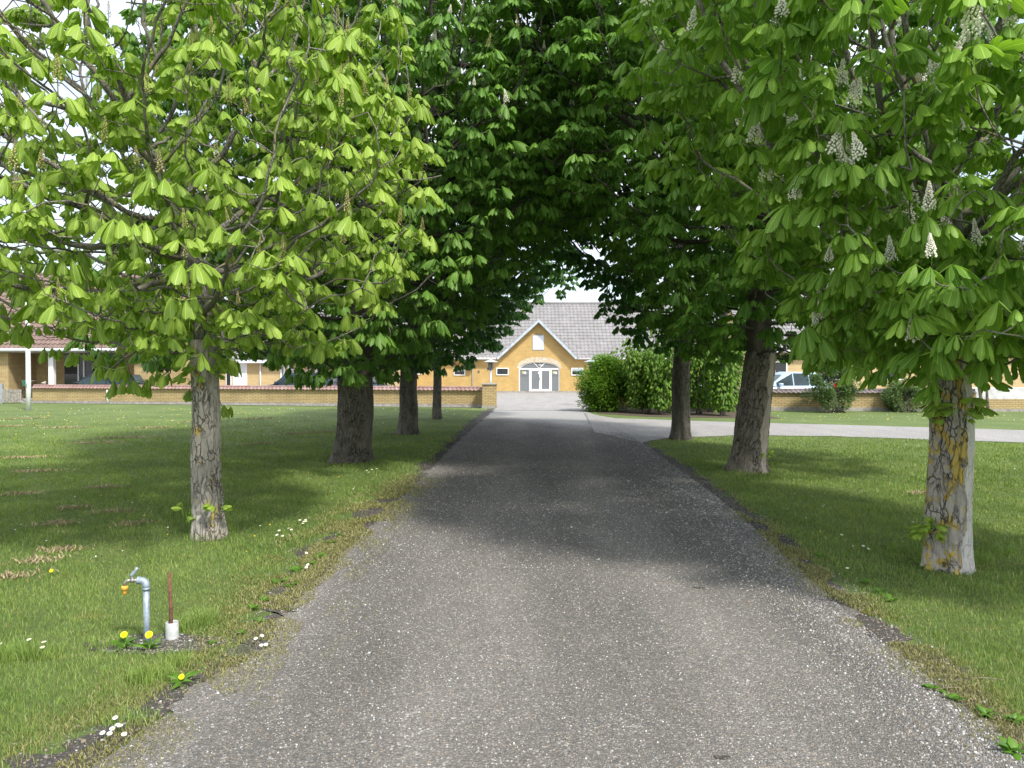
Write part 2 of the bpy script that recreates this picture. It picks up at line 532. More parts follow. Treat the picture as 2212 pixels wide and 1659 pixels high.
M['car_light'] = plain('pale_blue_car_paint', (0.42, 0.55, 0.68), 0.25, 0.2, vary=0.08, scale=2)
M['car_white'] = plain('white_car_paint', (0.68, 0.74, 0.78), 0.25, 0.05, vary=0.05, scale=2)
M['car_glass'] = plain('car_glass', (0.035, 0.055, 0.06), 0.12, vary=0.3, scale=1.5)
M['car_glass'].node_tree.nodes['Principled BSDF'].inputs['Specular IOR Level'].default_value = 0.3
M['red_lens'] = plain('red_lens', (0.62, 0.02, 0.03), 0.2, vary=0.1)
M['green_basket'] = plain('green_wire', (0.03, 0.22, 0.13), 0.5)
M['render_white'] = plain('flaking_white_render', (0.62, 0.62, 0.62), 0.9, vary=0.2, scale=4, bmp=0.3)
M['petal'] = plain('daisy_petal', (0.80, 0.80, 0.80), 0.6, vary=0.05)
M['dandelion'] = plain('dandelion_yellow', (0.88, 0.70, 0.015), 0.6, vary=0.08, scale=120)
M['soil_bed'] = plain('leafy_soil', (0.10, 0.075, 0.05), 0.95, vary=0.5, scale=14, bmp=0.9)
M['dry'] = plain('dry_clippings', (0.40, 0.31, 0.19), 0.9, vary=0.3, scale=40)
M['twig'] = plain('twig_bark', (0.24, 0.19, 0.15), 0.9, vary=0.3, scale=40)
M['candle_w'] = plain('cream_blossom', (0.88, 0.84, 0.74), 0.7, vary=0.06, scale=90)
M['candle_b'] = plain('blossom_bud', (0.55, 0.47, 0.20), 0.7, vary=0.25, scale=90)
M['lawn'] = lawn_mat()
M['blade'] = blade_mat()
SH = [(0.0, (0.10, 0.098, 0.095)), (0.3, (0.20, 0.193, 0.185)), (0.55, (0.25, 0.24, 0.225)), (0.74, (0.29, 0.24, 0.19)), (0.88, (0.33, 0.32, 0.305)), (1.0, (0.48, 0.47, 0.455))]
M['gravel'] = gravel_mat('grey_gravel', [(p, tuple(min(1, q * 1.25) for q in c)) for p, c in SH], 1.75, 75.0, dirt=0.32, pale=True)
M['soil'] = gravel_mat('stony_soil', [(0, (0.05, 0.042, 0.034)), (.6, (0.11, 0.09, 0.07)), (.85, (0.17, 0.15, 0.12)), (1, (0.42, 0.40, 0.37))], .7, 60.0, dirt=.4)
M['gravel_white'] = gravel_mat('pale_gravel', [(0, (0.27, 0.265, 0.26)), (0.5, (0.37, 0.365, 0.36)), (1, (0.54, 0.535, 0.53))], 3.0, 34.0, dirt=0.10)
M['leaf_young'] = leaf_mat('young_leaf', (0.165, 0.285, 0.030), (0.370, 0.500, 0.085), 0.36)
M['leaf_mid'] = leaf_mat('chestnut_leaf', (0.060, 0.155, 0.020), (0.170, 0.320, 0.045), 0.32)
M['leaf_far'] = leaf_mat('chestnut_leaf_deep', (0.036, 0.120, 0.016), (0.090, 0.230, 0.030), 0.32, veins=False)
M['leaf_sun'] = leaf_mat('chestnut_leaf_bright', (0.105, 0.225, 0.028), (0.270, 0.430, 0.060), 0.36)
M['leaf_shrub'] = leaf_mat('shrub_leaf', (0.085, 0.190, 0.014), (0.190, 0.330, 0.035), 0.40, veins=False)
M['leaf_dull'] = leaf_mat('dull_shrub_leaf', (0.075, 0.135, 0.040), (0.170, 0.260, 0.090), 0.28, veins=False)
M['weed'] = leaf_mat('weed_leaf', (0.070, 0.175, 0.018), (0.140, 0.280, 0.035), 0.3, veins=False)
M['moss'] = leaf_mat('yellow_moss', (0.16, 0.18, 0.05), (0.38, 0.34, 0.16), 0.25, veins=False)
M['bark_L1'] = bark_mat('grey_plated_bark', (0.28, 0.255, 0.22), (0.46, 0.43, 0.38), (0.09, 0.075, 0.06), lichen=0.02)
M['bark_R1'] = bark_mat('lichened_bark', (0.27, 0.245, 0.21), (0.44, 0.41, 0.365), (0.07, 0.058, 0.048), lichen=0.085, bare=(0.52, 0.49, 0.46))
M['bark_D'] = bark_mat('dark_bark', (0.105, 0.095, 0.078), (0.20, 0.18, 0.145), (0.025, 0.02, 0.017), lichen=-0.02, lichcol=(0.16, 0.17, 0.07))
M['bark_R2'] = bark_mat('furrowed_bark', (0.15, 0.13, 0.105), (0.27, 0.24, 0.20), (0.03, 0.024, 0.02), bare=(0.36, 0.31, 0.26))
M['limb'] = bark_mat('limb_bark', (0.17, 0.155, 0.13), (0.33, 0.31, 0.27), (0.05, 0.045, 0.04), lichen=0.05, lichcol=(0.26, 0.23, 0.10), fine=2.0)
M['limb_dark'] = bark_mat('dark_limb_bark', (0.07, 0.062, 0.05), (0.14, 0.125, 0.105), (0.03, 0.025, 0.02), fine=2.0)

# ------------------------------------------------------------------ ground, drive, roads
ngen = np.random.default_rng(11)


def jitter_edge(pts, amp, seg=0.025, seed=0):
    """resample a polyline of ground points and make it ragged"""
    out = []
    for a, b in zip(pts[:-1], pts[1:]):
        a = Vector(a); b = Vector(b)
        n_ = max(1, min(400, int((b - a).length / seg)))
        d = (b - a).normalized(); w = Vector((-d.y, d.x, 0))
        for i in range(n_):
            p = a.lerp(b, i / n_)
            k = noise.noise(Vector((p.x * 2.1, p.y * 2.1, seed))) * amp + noise.noise(Vector((p.x * 9, p.y * 9, seed + 5))) * amp * 0.5 + noise.noise(Vector((p.x * 31, p.y * 31, seed + 9))) * amp * 0.45
            out.append(p + w * k)
    out.append(Vector(pts[-1]))
    return out


def sheet(name, left, right, z, mat):
    """surface between two polylines, resampled by fraction"""
    def res(poly, n_):
        ds = [0]
        for a, b in zip(poly[:-1], poly[1:]): ds.append(ds[-1] + (b - a).length)
        out = []; j = 0
        for i in range(n_):
            t = ds[-1] * i / (n_ - 1)
            while j < len(ds) - 2 and ds[j + 1] < t: j += 1
            u = (t - ds[j]) / max(1e-9, ds[j + 1] - ds[j])
            out.append(poly[j].lerp(poly[j + 1], u))
        return out
    n_ = max(len(left), len(right), 2)
    l, r_ = res(left, n_), res(right, n_)
    v = [(p.x, p.y, z) for p in l] + [(p.x, p.y, z) for p in r_]
    f = [(i, i + n_, i + n_ + 1, i + 1) for i in range(n_ - 1)]
    me = bpy.data.meshes.new(name); me.from_pydata(v, [], f); me.materials.append(mat); me.update()
    o = link(name, me)
    return tag(o, kind='structure')


g_ = MB(); g_.add([(-700, -60, 0), (700, -60, 0), (700, 1500, 0), (-700, 1500, 0)], [(0, 1, 2, 3)])
tag(g_.build('lawn', M['lawn']), kind='structure')

DL_px = [(560, 1410), (655, 1290), (740, 1200), (830, 1110), (905, 1040), (985, 960), (1045, 905), (1072, 883)]
DR_px = [(2160, 1590), (2000, 1465), (1800, 1300), (1650, 1160), (1540, 1068), (1450, 1003), (1385, 955)]
DL = [Vector((-2.05, 0.6, 0)), G(150, 1700), G(330, 1560)] + [G(*p) for p in DL_px]
DR = [Vector((2.0, 0.6, 0))] + [G(*p) for p in DR_px] + [G(1262, 885)]


def edge_x(poly, y):
    ys = [p.y for p in poly]; xs = [p.x for p in poly]
    return np.interp(y, ys, xs)


VL = [p + Vector((-0.30 - 0.10 * math.sin(p.y), 0, 0)) for p in DL]
VR = [p + Vector((0.22, 0, 0)) for p in DR[:-1]]
sheet('verge_soil', jitter_edge(VL, 0.22, seed=3), jitter_edge(DL, 0.02, seed=4)[:], 0.004, M['soil'])
vr = jitter_edge([p + Vector((-0.3, 0, 0)) for p in DR[:-1]], 0.0, seed=5)
sheet('verge_soil', vr, jitter_edge(VR, 0.14, seed=6), 0.004, M['soil'])
sheet('driveway', jitter_edge(DL, 0.13, seed=1), jitter_edge(DR, 0.10, seed=2), 0.008, M['gravel'])
near_e = [G(1290, 935), G(1385, 957), G(1440, 947), G(1600, 941), G(1800, 943), G(2212, 957), G(2600, 975), G(3600, 1010)]
far_e = [G(1262, 893), G(1330, 904), G(1480, 909), G(1600, 913), G(1800, 918), G(2212, 930), G(2600, 942), G(3600, 965)]
sheet('side_road', jitter_edge(far_e, 0.12, seg=0.2, seed=8), jitter_edge(near_e, 0.10, seg=0.2, seed=9), 0.012, M['gravel_white'])
cy_ = MB()
cy_.add([(-32, 43.5, 0.016), (-24.5, 39.6, 0.016), (-0.78, 34.9, 0.016), (-0.7, 32.7, 0.016), (3.35, 32.4, 0.016), (3.5, 34.4, 0.016), (46, 34.4, 0.016), (46, 64, 0.016), (-32, 64, 0.016)], [(0, 1, 2, 3, 4, 5, 6, 7, 8)])
tag(cy_.build('courtyard', M['gravel_white']), kind='structure')


# ------------------------------------------------------------------ roofs of real tiles
def tile_roof(w, s, tw, course, amp=0.035, step=0.03):
    """(w along x) x (s up the slope along y'), returns verts, faces in a flat frame"""
    nx = int(round(w / tw)); prof = [(0, 0), (0.16, 0.75), (0.34, 1.0), (0.52, 0.7), (0.68, 0.12), (0.84, -0.05)]
    xs = []; hs = []
    for i in range(nx):
        for a, b in prof:
            xs.append((i + a) * w / nx); hs.append(b * amp)
    xs.append(w); hs.append(0)
    nc = int(round(s / course)); rows = []
    for j in range(nc):
        y0 = s * j / nc; y1 = s * (j + 1) / nc
        rows.append((y0, step)); rows.append((y1, 0.004))
    v = []; f = []
    rg = random.Random(3)
    for k, (y, dz) in enumerate(rows):
        for i, x in enumerate(xs):
            jit = noise.noise(Vector((x / tw * 0.9, (k // 2) * 3.7, 0))) * 0.008
            v.append((x, y, hs[i] + dz + jit))
    n_ = len(xs)
    for k in range(len(rows) - 1):
        for i in range(n_ - 1):
            f.append((k * n_ + i, k * n_ + i + 1, (k + 1) * n_ + i + 1, (k + 1) * n_ + i))
    return v, f


def place_roof(name, parent, mat, origin, pitch, w, s, tw=0.3, course=0.35, face=-1, amp=0.035, rz=0.0, step=0.03, cut=None):
    """face -1: slope rises towards +y (seen from -y); face +1 rises towards -y"""
    v, f = tile_roof(w, s, tw, course, amp, step)
    if face < 0:
        m = Matrix.Translation(origin) @ Matrix.Rotation(rz, 4, 'Z') @ Matrix.Rotation(pitch, 4, 'X')
    else:
        m = Matrix.Translation(origin) @ Matrix.Rotation(rz, 4, 'Z') @ Matrix.Translation((w, 0, 0)) @ Matrix.Rotation(math.pi, 4, 'Z') @ Matrix.Rotation(pitch, 4, 'X')
    vv = [m @ Vector(p) for p in v]
    if cut:
        f = [q for q in f if not (sum(vv[i].z for i in q) / 4 < cut[1] - abs(sum(vv[i].x for i in q) / 4 - cut[0]) * cut[2])]
    b = MB(); b.add(vv, f)
    return b.build(name, mat, parent, smooth=False)


def text_obj(name, body, size, loc, rot, mat, parent, depth=0.004, align='CENTER', sx=1.0):
    cu = bpy.data.curves.new(name, 'FONT')
    cu.body = body; cu.size = size; cu.extrude = depth; cu.align_x = align; cu.align_y = 'CENTER'
    cu.materials.append(mat)
    o = bpy.data.objects.new(name, cu)
    COL.objects.link(o); o.parent = parent
    me = bpy.data.meshes.new_from_object(o)
    COL.objects.unlink(o); bpy.data.objects.remove(o)
    me.materials.clear(); me.materials.append(mat)
    o = link(name, me, parent)
    o.location = loc; o.rotation_euler = rot; o.scale = (sx, 1, 1)
    return o


def window(parent, x0, x1, y, z0, z1, fr=0.07, glass='glass_dark', blind=False):
    b = MB()
    b.box(x0, x1, y - 0.05, y + 0.04, z0, z0 + fr); b.box(x0, x1, y - 0.05, y + 0.04, z1 - fr, z1)
    b.box(x0, x0 + fr, y - 0.048, y + 0.04, z0 + fr, z1 - fr); b.box(x1 - fr, x1, y - 0.048, y + 0.04, z0 + fr, z1 - fr)
    w = b.build('window', M['white'], parent)
    p = MB(); p.box(x0 + fr, x1 - fr, y - 0.02, y + 0.03, z0 + fr, z1 - fr)
    p.build('pane', M[glass], w)
    if blind:
        q = MB(); q.box(x0 + fr, x1 - fr, y - 0.03, y - 0.022, z1 - fr - (z1 - z0) * 0.25, z1 - fr)
        q.box(x0 + fr, x1 - fr, y - 0.034, y - 0.022, z1 - fr - (z1 - z0) * 0.34, z1 - fr - (z1 - z0) * 0.31)
        q.build('blind', M['bluegrey'], w)
    return w


# ------------------------------------------------------------------ main building 110A
YB = 58.0
main = empty('entrance_building', (0, 0, 0), label='long ochre brick building with grey tiled roof and arched glass entrance 110A', cat='building')
X0, X1 = A(878, 800, YB).x, 24.0
EZ = A(1300, 774, YB).z
gx0, gx1 = A(1076, 770, YB).x, A(1243, 770, YB).x
gxm = A(1163, 694, YB).x
gz = A(1163, 697, YB).z
ex0, ex1 = A(1121, 800, YB).x, A(1209, 800, YB).x
ez0 = A(1165, 847, YB).z
ezt = A(1165, 797, YB).z
arch = [(ex0 + (ex1 - ex0) * i / 24, ezt + (A(1165, 782, YB).z - ezt) * math.sqrt(max(0, 1 - (2 * i / 24 - 1) ** 2)) ** 0.9) for i in range(25)]
wall = MB()
wt = 0.3
# wall built as prisms butted round the arched opening
wall.prism([(X0, 0.12), (ex0, 0.12), (ex0, EZ), (X0, EZ)], YB, YB + wt)
wall.prism([(ex1, 0.12), (X1, 0.12), (X1, EZ), (ex1, EZ)], YB, YB + wt)
# over the arch: strips between the arch curve and the wall head
az = arch
for i in range(24):
    xa, za = az[i]; xb, zb = az[i + 1]
    wall.prism([(xa, za), (xb, zb), (xb, EZ), (xa, EZ)], YB, YB + wt)
wall.prism([(gx0, EZ), (gx1, EZ), (gxm, gz)], YB, YB + wt)
wall.box(X0 + 0.02, X0 + 0.3, YB + wt, YB + 11, 0.12, EZ)
wall.box(X1 - 0.3, X1, YB + wt, YB + 11, 0.12, EZ)
wall.box(X0, X1, YB + 11, YB + 11.3, 0.12, EZ)
wall.build('wall', M['brick_far'], main)
pl = MB()
pl.box(X0 - 0.01, ex0, YB - 0.03, YB + wt, 0.0, 0.12); pl.box(ex1, X1, YB - 0.03, YB + wt, 0.0, 0.12)
pl.box(ex0, ex1, YB - 0.12, YB + wt, 0.0, 0.12)
pl.build('plinth', M['concrete'], main)
st = MB(); st.box(A(1145, 850, YB).x, A(1190, 850, YB).x, YB - 0.75, YB - 0.13, 0.016, 0.10)
st.build('doorstep', M['concrete'], main, bevel=0.01)
# plaster band over the arch
bnd = MB()
o0 = 0.27
outer = []
for i, (x, z) in enumerate(arch):
    t = 2 * i / 24 - 1
    outer.append((x + t * 0.17, z + 0.06 + 0.26 * math.sqrt(max(0.0, 1 - t * t)) + 0.05))
for i in range(24):
    bnd.prism([arch[i], arch[i + 1], outer[i + 1], outer[i]], YB - 0.012, YB - 0.001)
bnd.build('arch_band', M['render_arch'], main)
# entrance joinery
ent = MB()
yf = YB + 0.10
fr = 0.075
zt0, zt1 = ezt - 0.05, ezt + 0.05
ent.box(ex0, ex1, yf - 0.05, yf + 0.05, zt0, zt1)
ent.box(ex0, ex0 + fr, yf - 0.048, yf + 0.05, ez0, zt0); ent.box(ex1 - fr, ex1, yf - 0.048, yf + 0.05, ez0, zt0)
ent.box(ex0 + fr, ex1 - fr, yf - 0.047, yf + 0.05, ez0, ez0 + 0.07)
d0, d1 = A(1145.5, 800, YB).x, A(1189.5, 800, YB).x
ent.box(d0 - 0.09, d0, yf - 0.049, yf + 0.05, ez0 + 0.07, zt0); ent.box(d1, d1 + 0.09, yf - 0.049, yf + 0.05, ez0 + 0.07, zt0)
ai = [(ex0 + (x - ex0) * 1.0, z) for x, z in arch]
for i in range(24):
    (xa, za), (xb, zb) = arch[i], arch[i + 1]
    ca = ((ex0 + ex1) / 2, zt1)
    ia = (xa + (ca[0] - xa) * 0.055, max(zt1, za - 0.07)); ib = (xb + (ca[0] - xb) * 0.055, max(zt1, zb - 0.07))
    ent.prism([ia, ib, (xb, zb), (xa, za)], yf - 0.046, yf + 0.05)
xm = (ex0 + ex1) / 2
for sgn in (-1, 1):
    top = (xm + sgn * 0.40, A(1165, 784, YB).z - 0.01)
    ent.prism([(xm + sgn * 0.0 - 0.03, zt1), (xm + 0.03, zt1), (top[0] + 0.035, top[1]), (top[0] - 0.035, top[1])], yf - 0.044, yf + 0.04)
entrance = ent.build('entrance_frame', M['white'], main)
gl = MB()
gl.box(ex0 + fr, d0 - 0.09, yf - 0.012, yf + 0.012, ez0 + 0.07, zt0)
gl.box(d1 + 0.09, ex1 - fr, yf - 0.012, yf + 0.012, ez0 + 0.07, zt0)
for i in range(24):
    (xa, za), (xb, zb) = arch[i], arch[i + 1]
    gl.prism([(xa, zt1), (xb, zt1), (xb, max(zt1 + .001, zb - 0.03)), (xa, max(zt1 + .001, za - 0.03))], yf - 0.012, yf + 0.012)
gl.build('pane', M['glass_grey'], entrance)
dk = MB(); dk.prism([(xm, zt1 + 0.04), (xm + 0.34, ezt + 0.44), (xm - 0.34, ezt + 0.44)], yf - 0.02, yf - 0.013)
dk.build('number_plate', M['glass_dark'], entrance)
for (a, b_) in ((d0 + 0.005, (d0 + d1) / 2 - 0.01), ((d0 + d1) / 2 + 0.01, d1 - 0.005)):
    dd = MB()
    z0, z1 = ez0 + 0.08, zt0 - 0.01
    dd.box(a, b_, yf - 0.07, yf - 0.02, z0, z0 + 0.14); dd.box(a, b_, yf - 0.07, yf - 0.02, z1 - 0.09, z1)
    dd.box(a, a + 0.09, yf - 0.07, yf - 0.02, z0 + 0.14, z1 - 0.09); dd.box(b_ - 0.09, b_, yf - 0.07, yf - 0.02, z0 + 0.14, z1 - 0.09)
    do = dd.build('door', M['white'], main)
    p = MB(); p.box(a + 0.09, b_ - 0.09, yf - 0.05, yf - 0.03, z0 + 0.14, z1 - 0.09); p.build('pane', M['glass_grey'], do)
    if a < (d0 + d1) / 2 - 0.1:
        h = MB(); h.box(b_ - 0.06, b_ - 0.02, yf - 0.12, yf - 0.07, 0.95, 1.17); h.build('handle', M['zinc'], do)
        s_ = MB(); s_.box(b_ - 0.17, b_ - 0.09, yf - 0.056, yf - 0.051, 1.42, 1.56); s_.build('notice', M['letter'], do)
text_obj('house_number', '110A', 0.27, (xm, yf - 0.026, ezt + 0.29), (math.pi / 2, 0, 0), M['letter'], main)
for cx in ((ex0 + fr + d0 - 0.09) / 2, (d1 + 0.09 + ex1 - fr) / 2):
    text_obj('company_lettering', 'plant-pack', 0.145, (cx, yf - 0.016, 1.28), (math.pi / 2, 0, 0), M['letter_dark'], main, 0.002)
    lg = MB()
    for k, (ox, mi) in enumerate(((-0.09, 1), (0.05, 0))):
        lg.prism([(cx + ox + 0.085 * math.cos(2 * math.pi * q / 20), 1.52 - 0.02 * k + 0.085 * math.sin(2 * math.pi * q / 20)) for q in range(20)], yf - 0.02 - 0.004 * k, yf - 0.013, mi)
    lg.build('company_logo', [M['letter'], M['lime']], main)
# panel and vent in the gable
pb = MB(); xa, xb = A(1150.5, 740, YB).x, A(1175, 740, YB).x
za, zb = A(1160, 755, YB).z, A(1160, 724, YB).z
pb.box(xa + 0.04, xb - 0.04, YB - 0.03, YB - 0.002, za + 0.04, zb - 0.04)
pb.build('gable_panel', M['white_panel'], main)
pb = MB()
pb.box(xa, xb, YB - 0.04, YB - 0.002, za - 0.04, za + 0.04); pb.box(xa, xb, YB - 0.04, YB - 0.002, zb - 0.04, zb + 0.01)
pb.box(xa, xa + 0.04, YB - 0.038, YB - 0.002, za + 0.04, zb - 0.04); pb.box(xb - 0.04, xb, YB - 0.038, YB - 0.002, za + 0.04, zb - 0.04)
pb.build('panel_frame', M['bluegrey'], main)
vb = MB()
for k in range(5):
    vx = gxm - 0.26 + k * 0.13
    vb.box(vx - 0.015, vx + 0.02, YB - 0.008, YB - 0.001, gz - 0.98, gz - 0.76)
vb.build('gable_vent', M['letter_dark'], main)
# main roof, gable roof
RP = R(43); rs = 6.55
place_roof('roof', main, M['tile_grey'], Vector((X0 - 0.3, YB - 0.38, EZ + 0.02)), RP, X1 - X0 + 0.6, rs, 0.30, 0.36, cut=(gxm, gz + 0.04, (gz - EZ) / ((gx1 - gx0) / 2)))
place_roof('roof', main, M['tile_grey'], Vector((X0 - 0.3, YB + 2 * rs * math.cos(RP) - 0.38, EZ + 0.02)), RP, X1 - X0 + 0.6, rs, 0.60, 0.72, face=1)
rz_ = EZ + 0.02 + rs * math.sin(RP); ry_ = YB - 0.38 + rs * math.cos(RP)
rb = MB(); rb.tube([(X0 - 0.3, ry_, rz_ + 0.02), (X1 + 0.3, ry_, rz_ + 0.02)], 0.13, 10)
rb.build('ridge_tiles', M['tile_grey'], main, smooth=True)
for xe in (X0 + 0.02, X1 - 0.3):      # filled gable ends of the long roof
    eg = MB(); eg.add([(xe, YB, EZ), (xe, YB + 11.3, EZ), (xe, YB + 5.65, EZ + 4.35), (xe + 0.28, YB, EZ), (xe + 0.28, YB + 11.3, EZ), (xe + 0.28, YB + 5.65, EZ + 4.35)],
           [(0, 2, 1), (3, 4, 5), (0, 3, 5, 2), (1, 2, 5, 4)])
    eg.build('gable_end', M['brick_far'], main)
gr = MB()
ov = 0.50
for sgn, xe in ((-1, gx0 - 0.1), (1, gx1 + 0.1)):
    top = Vector((gxm, 0, gz + 0.12)); low = Vector((xe, 0, EZ - 0.02))
    d = (low - top); nrm = Vector((-d.z, 0, d.x)).normalized()
    if nrm.z < 0: nrm = -nrm
    back = YB + 3.4
    q = [top, low, low + nrm * 0.08, top + nrm * 0.08]
    if sgn < 0: q = q[::-1]
    gr.add([(v.x, YB - ov, v.z) for v in q] + [(v.x, back, v.z) for v in q],
           [(0, 1, 2, 3)[::-1], (4, 5, 6, 7), (0, 1, 5, 4), (1, 2, 6, 5), (2, 3, 7, 6), (3, 0, 4, 7)])
gr.build('gable_roof', M['tile_grey'], main)
bb = MB()
for sgn, xe in ((-1, gx0 - 0.12), (1, gx1 + 0.12)):
    top = Vector((gxm, 0, gz + 0.24)); low = Vector((xe, 0, EZ + 0.02))
    d = (low - top); nrm = Vector((-d.z, 0, d.x)).normalized()
    if nrm.z < 0: nrm = -nrm
    q = [(top.x, top.z), (low.x, low.z), (low.x - nrm.x * .17, low.z - nrm.z * .17), (top.x, top.z - 0.24)]
    if sgn > 0: q = q[::-1]
    bb.prism(q, YB - ov - 0.03, YB - ov - 0.002)
bb.build('barge_board', M['bluegrey'], main)
gt = MB()
for a, b_ in ((X0 - 0.3, gx0 - 0.15), (gx1 + 0.15, X1 + 0.3)):
    gt.tube([(a, YB - 0.44, EZ - 0.03), (b_, YB - 0.44, EZ - 0.03)], 0.065, 8)
gt.build('gutter', M['white'], main, smooth=True)
sf = MB()
for a, b_ in ((X0 - 0.3, gx0 - 0.12), (gx1 + 0.12, X1 + 0.3)):
    sf.box(a, b_, YB - 0.36, YB - 0.001, EZ - 0.10, EZ - 0.02)
sf.build('soffit', M['white'], main)
for px in (1021, 1358):
    xx = A(px, 800, YB).x
    dp = MB(); dp.tube([(xx + 0.22, YB - 0.44, EZ - 0.06), (xx + 0.18, YB - 0.3, EZ - 0.2), (xx, YB - 0.06, EZ - 0.42), (xx, YB - 0.06, 0.05)], 0.045, 8)
    dp.build('downpipe', M['white'], main, smooth=True)
for (pa, pb_, ya, yb, bl) in ((1072, 1099, 794.5, 810.5, False), (1234, 1260, 794.5, 811, True), (980, 1005, 794.5, 811, True), (899, 911, 791, 809, False)):
    window(main, A(pa, 800, YB).x, A(pb_, 800, YB).x, YB - 0.01, A(1, yb, YB).z, A(1, ya, YB).z, blind=bl)
for px, py in ((1057, 797), (1017, 797), (1034, 803)):
    v = MB(); p = A(px, py, YB); w_ = 0.17 if px != 1034 else 0.07
    v.box(p.x - w_, p.x + w_, YB - 0.02, YB - 0.001, p.z - 0.09, p.z + 0.09)
    v.build('wall_vent', M['letter_dark'], main)
for px in (1014,):
    p = A(px, 786, YB)
    ac = empty('air_conditioner', (p.x, YB - 0.32, p.z), label='white air conditioning unit high on the wall under the eaves left of the gable', cat='air conditioner')
    b = MB(); b.box(-0.33, 0.33, -0.16, 0.16, -0.24, 0.24); bo = b.build('casing', M['white'], ac, bevel=0.02)
    b = MB()
    for rr in (0.05, 0.11, 0.17, 0.22):
        b.tube([(-0.1 + rr * math.cos(t * math.pi / 10), -0.175, rr * math.sin(t * math.pi / 10)) for t in range(21)], 0.008, 5, caps=False)
    b.build('fan_grille', M['zinc'], ac)
    for s_ in (-0.3, 0.3):
        b = MB(); b.box(s_ - 0.02, s_ + 0.02, -0.14, 0.31, -0.28, -0.245)
        b.build('bracket', M['zinc'], ac)

# ------------------------------------------------------------------ the pale wing behind the cars (seen under the crowns)
YW = 50.0
wing = empty('brick_wing', (0, 0, 0), label='pale yellow brick house with white doors behind the dark estate car', cat='house')
wx0, wx1 = A(300, 800, YW).x, A(858, 800, YW).x
wz = A(1, 781, YW).z
b = MB(); b.box(wx0, wx1, YW, YW + 9, 0.0, wz); b.build('wall', M['brick_pale'], wing)
b = MB(); b.box(wx0 - 0.4, wx1 + 0.4, YW - 0.5, YW - 0.001, wz - 0.10, wz + 0.14); b.build('fascia', M['white_panel'], wing)
place_roof('roof', wing, M['tile_grey'], Vector((wx0 - 0.4, YW - 0.55, wz + 0.16)), R(38), wx1 - wx0 + 0.8, 6.0)
place_roof('roof', wing, M['tile_grey'], Vector((wx0 - 0.4, YW - 0.55 + 12 * math.cos(R(38)), wz + 0.16)), R(38), wx1 - wx0 + 0.8, 6.0, 0.6, 0.7, face=1)
for xe in (wx0 + 0.01, wx1 - 0.21):
    b = MB(); b.add([(xe, YW, wz + 0.001), (xe, YW + 9, wz + 0.001), (xe, YW + 4.3, wz + 3.2), (xe + 0.2, YW, wz + 0.001), (xe + 0.2, YW + 9, wz + 0.001), (xe + 0.2, YW + 4.3, wz + 3.2)],
          [(0, 2, 1), (3, 4, 5), (0, 3, 5, 2), (1, 2, 5, 4)])
    b.build('gable_end', M['brick_pale'], wing)
for (pa, pb_) in ((488, 500), (503, 534)):
    x0, x1 = A(pa, 800, YW).x, A(pb_, 800, YW).x
    b = MB(); b.box(x0, x1, YW - 0.04, YW - 0.002, 0.05, 2.15)
    dr = b.build('door', M['white'], wing)
    b = MB()
    if pa > 500:
        for zz in (0.35, 0.95, 1.55): b.box(x0 + 0.12, x1 - 0.12, YW - 0.052, YW - 0.041, zz, zz + 0.42)
        b.build('door_panel', M['white_panel'], dr)
    else:
        b.box(x0 + 0.06, x1 - 0.06, YW - 0.05, YW - 0.041, 0.4, 2.0); b.build('pane', M['glass_dark'], dr)
for (pa, pb_, ya, yb) in ((606, 616, 788, 830), (622, 635, 786, 800), (682, 697, 788, 812)):
    window(wing, A(pa, 800, YW).x, A(pb_, 800, YW).x, YW - 0.01, A(1, yb, YW).z, A(1, ya, YW).z, fr=0.09, glass='glass_grey')
for px in (563, 665):
    xx = A(px, 800, YW).x; dp = MB(); dp.tube([(xx, YW - 0.07, wz - 0.08), (xx, YW - 0.07, 0.0)], 0.05, 8); dp.build('downpipe', M['white'], wing, smooth=True)

# ------------------------------------------------------------------ house 108A on the left
YH = 44.0
house = empty('tiled_house', (0, 0, 0), label='yellow brick house with brown pantile roof and dark porch numbered 108A', cat='house')
hz = A(1, 757, YH).z
hx0, hx1 = A(-260, 800, YH).x, A(330, 800, YH).x
rx0, rx1 = A(18, 800, YH).x, A(290, 800, YH).x
b = MB()
b.box(hx0, rx0, YH, YH + 9, 0, hz); b.box(rx1, hx1, YH, YH + 9, 0, hz); b.box(rx0, rx1, YH + 2.6, YH + 9, 0, hz)
b.build('wall', M['brick'], house)
b = MB(); b.box(rx0, rx1, YH - 0.35, YH + 2.6, hz - 0.12, hz - 0.001); b.box(hx0, rx0, YH - 0.35, YH - 0.001, hz - 0.12, hz - 0.001); b.box(rx1, hx1, YH - 0.35, YH - 0.001, hz - 0.12, hz - 0.001)
b.build('soffit', M['wood_grey'], house)
b = MB(); b.box(rx0, rx1, YH + 0.05, YH + 2.6, 0.004, 0.05); b.build('porch_floor', M['concrete'], house)
HP = R(44); hs = 6.9
place_roof('roof', house, M['tile_red'], Vector((hx0 - 0.4, YH - 0.45, hz + 0.07)), HP, hx1 - hx0 + 0.8, hs, 0.27, 0.36, amp=0.06, step=0.05)
place_roof('roof', house, M['tile_red'], Vector((hx0 - 0.4, YH - 0.45 + 2 * hs * math.cos(HP), hz + 0.07)), HP, hx1 - hx0 + 0.8, hs, 0.54, 0.72, face=1)
b = MB(); b.tube([(hx0 - 0.4, YH - 0.45 + hs * math.cos(HP), hz + 0.1 + hs * math.sin(HP)), (hx1 + 0.4, YH - 0.45 + hs * math.cos(HP), hz + 0.1 + hs * math.sin(HP))], 0.13, 10)
b.build('ridge_tiles', M['tile_red'], house, smooth=True)
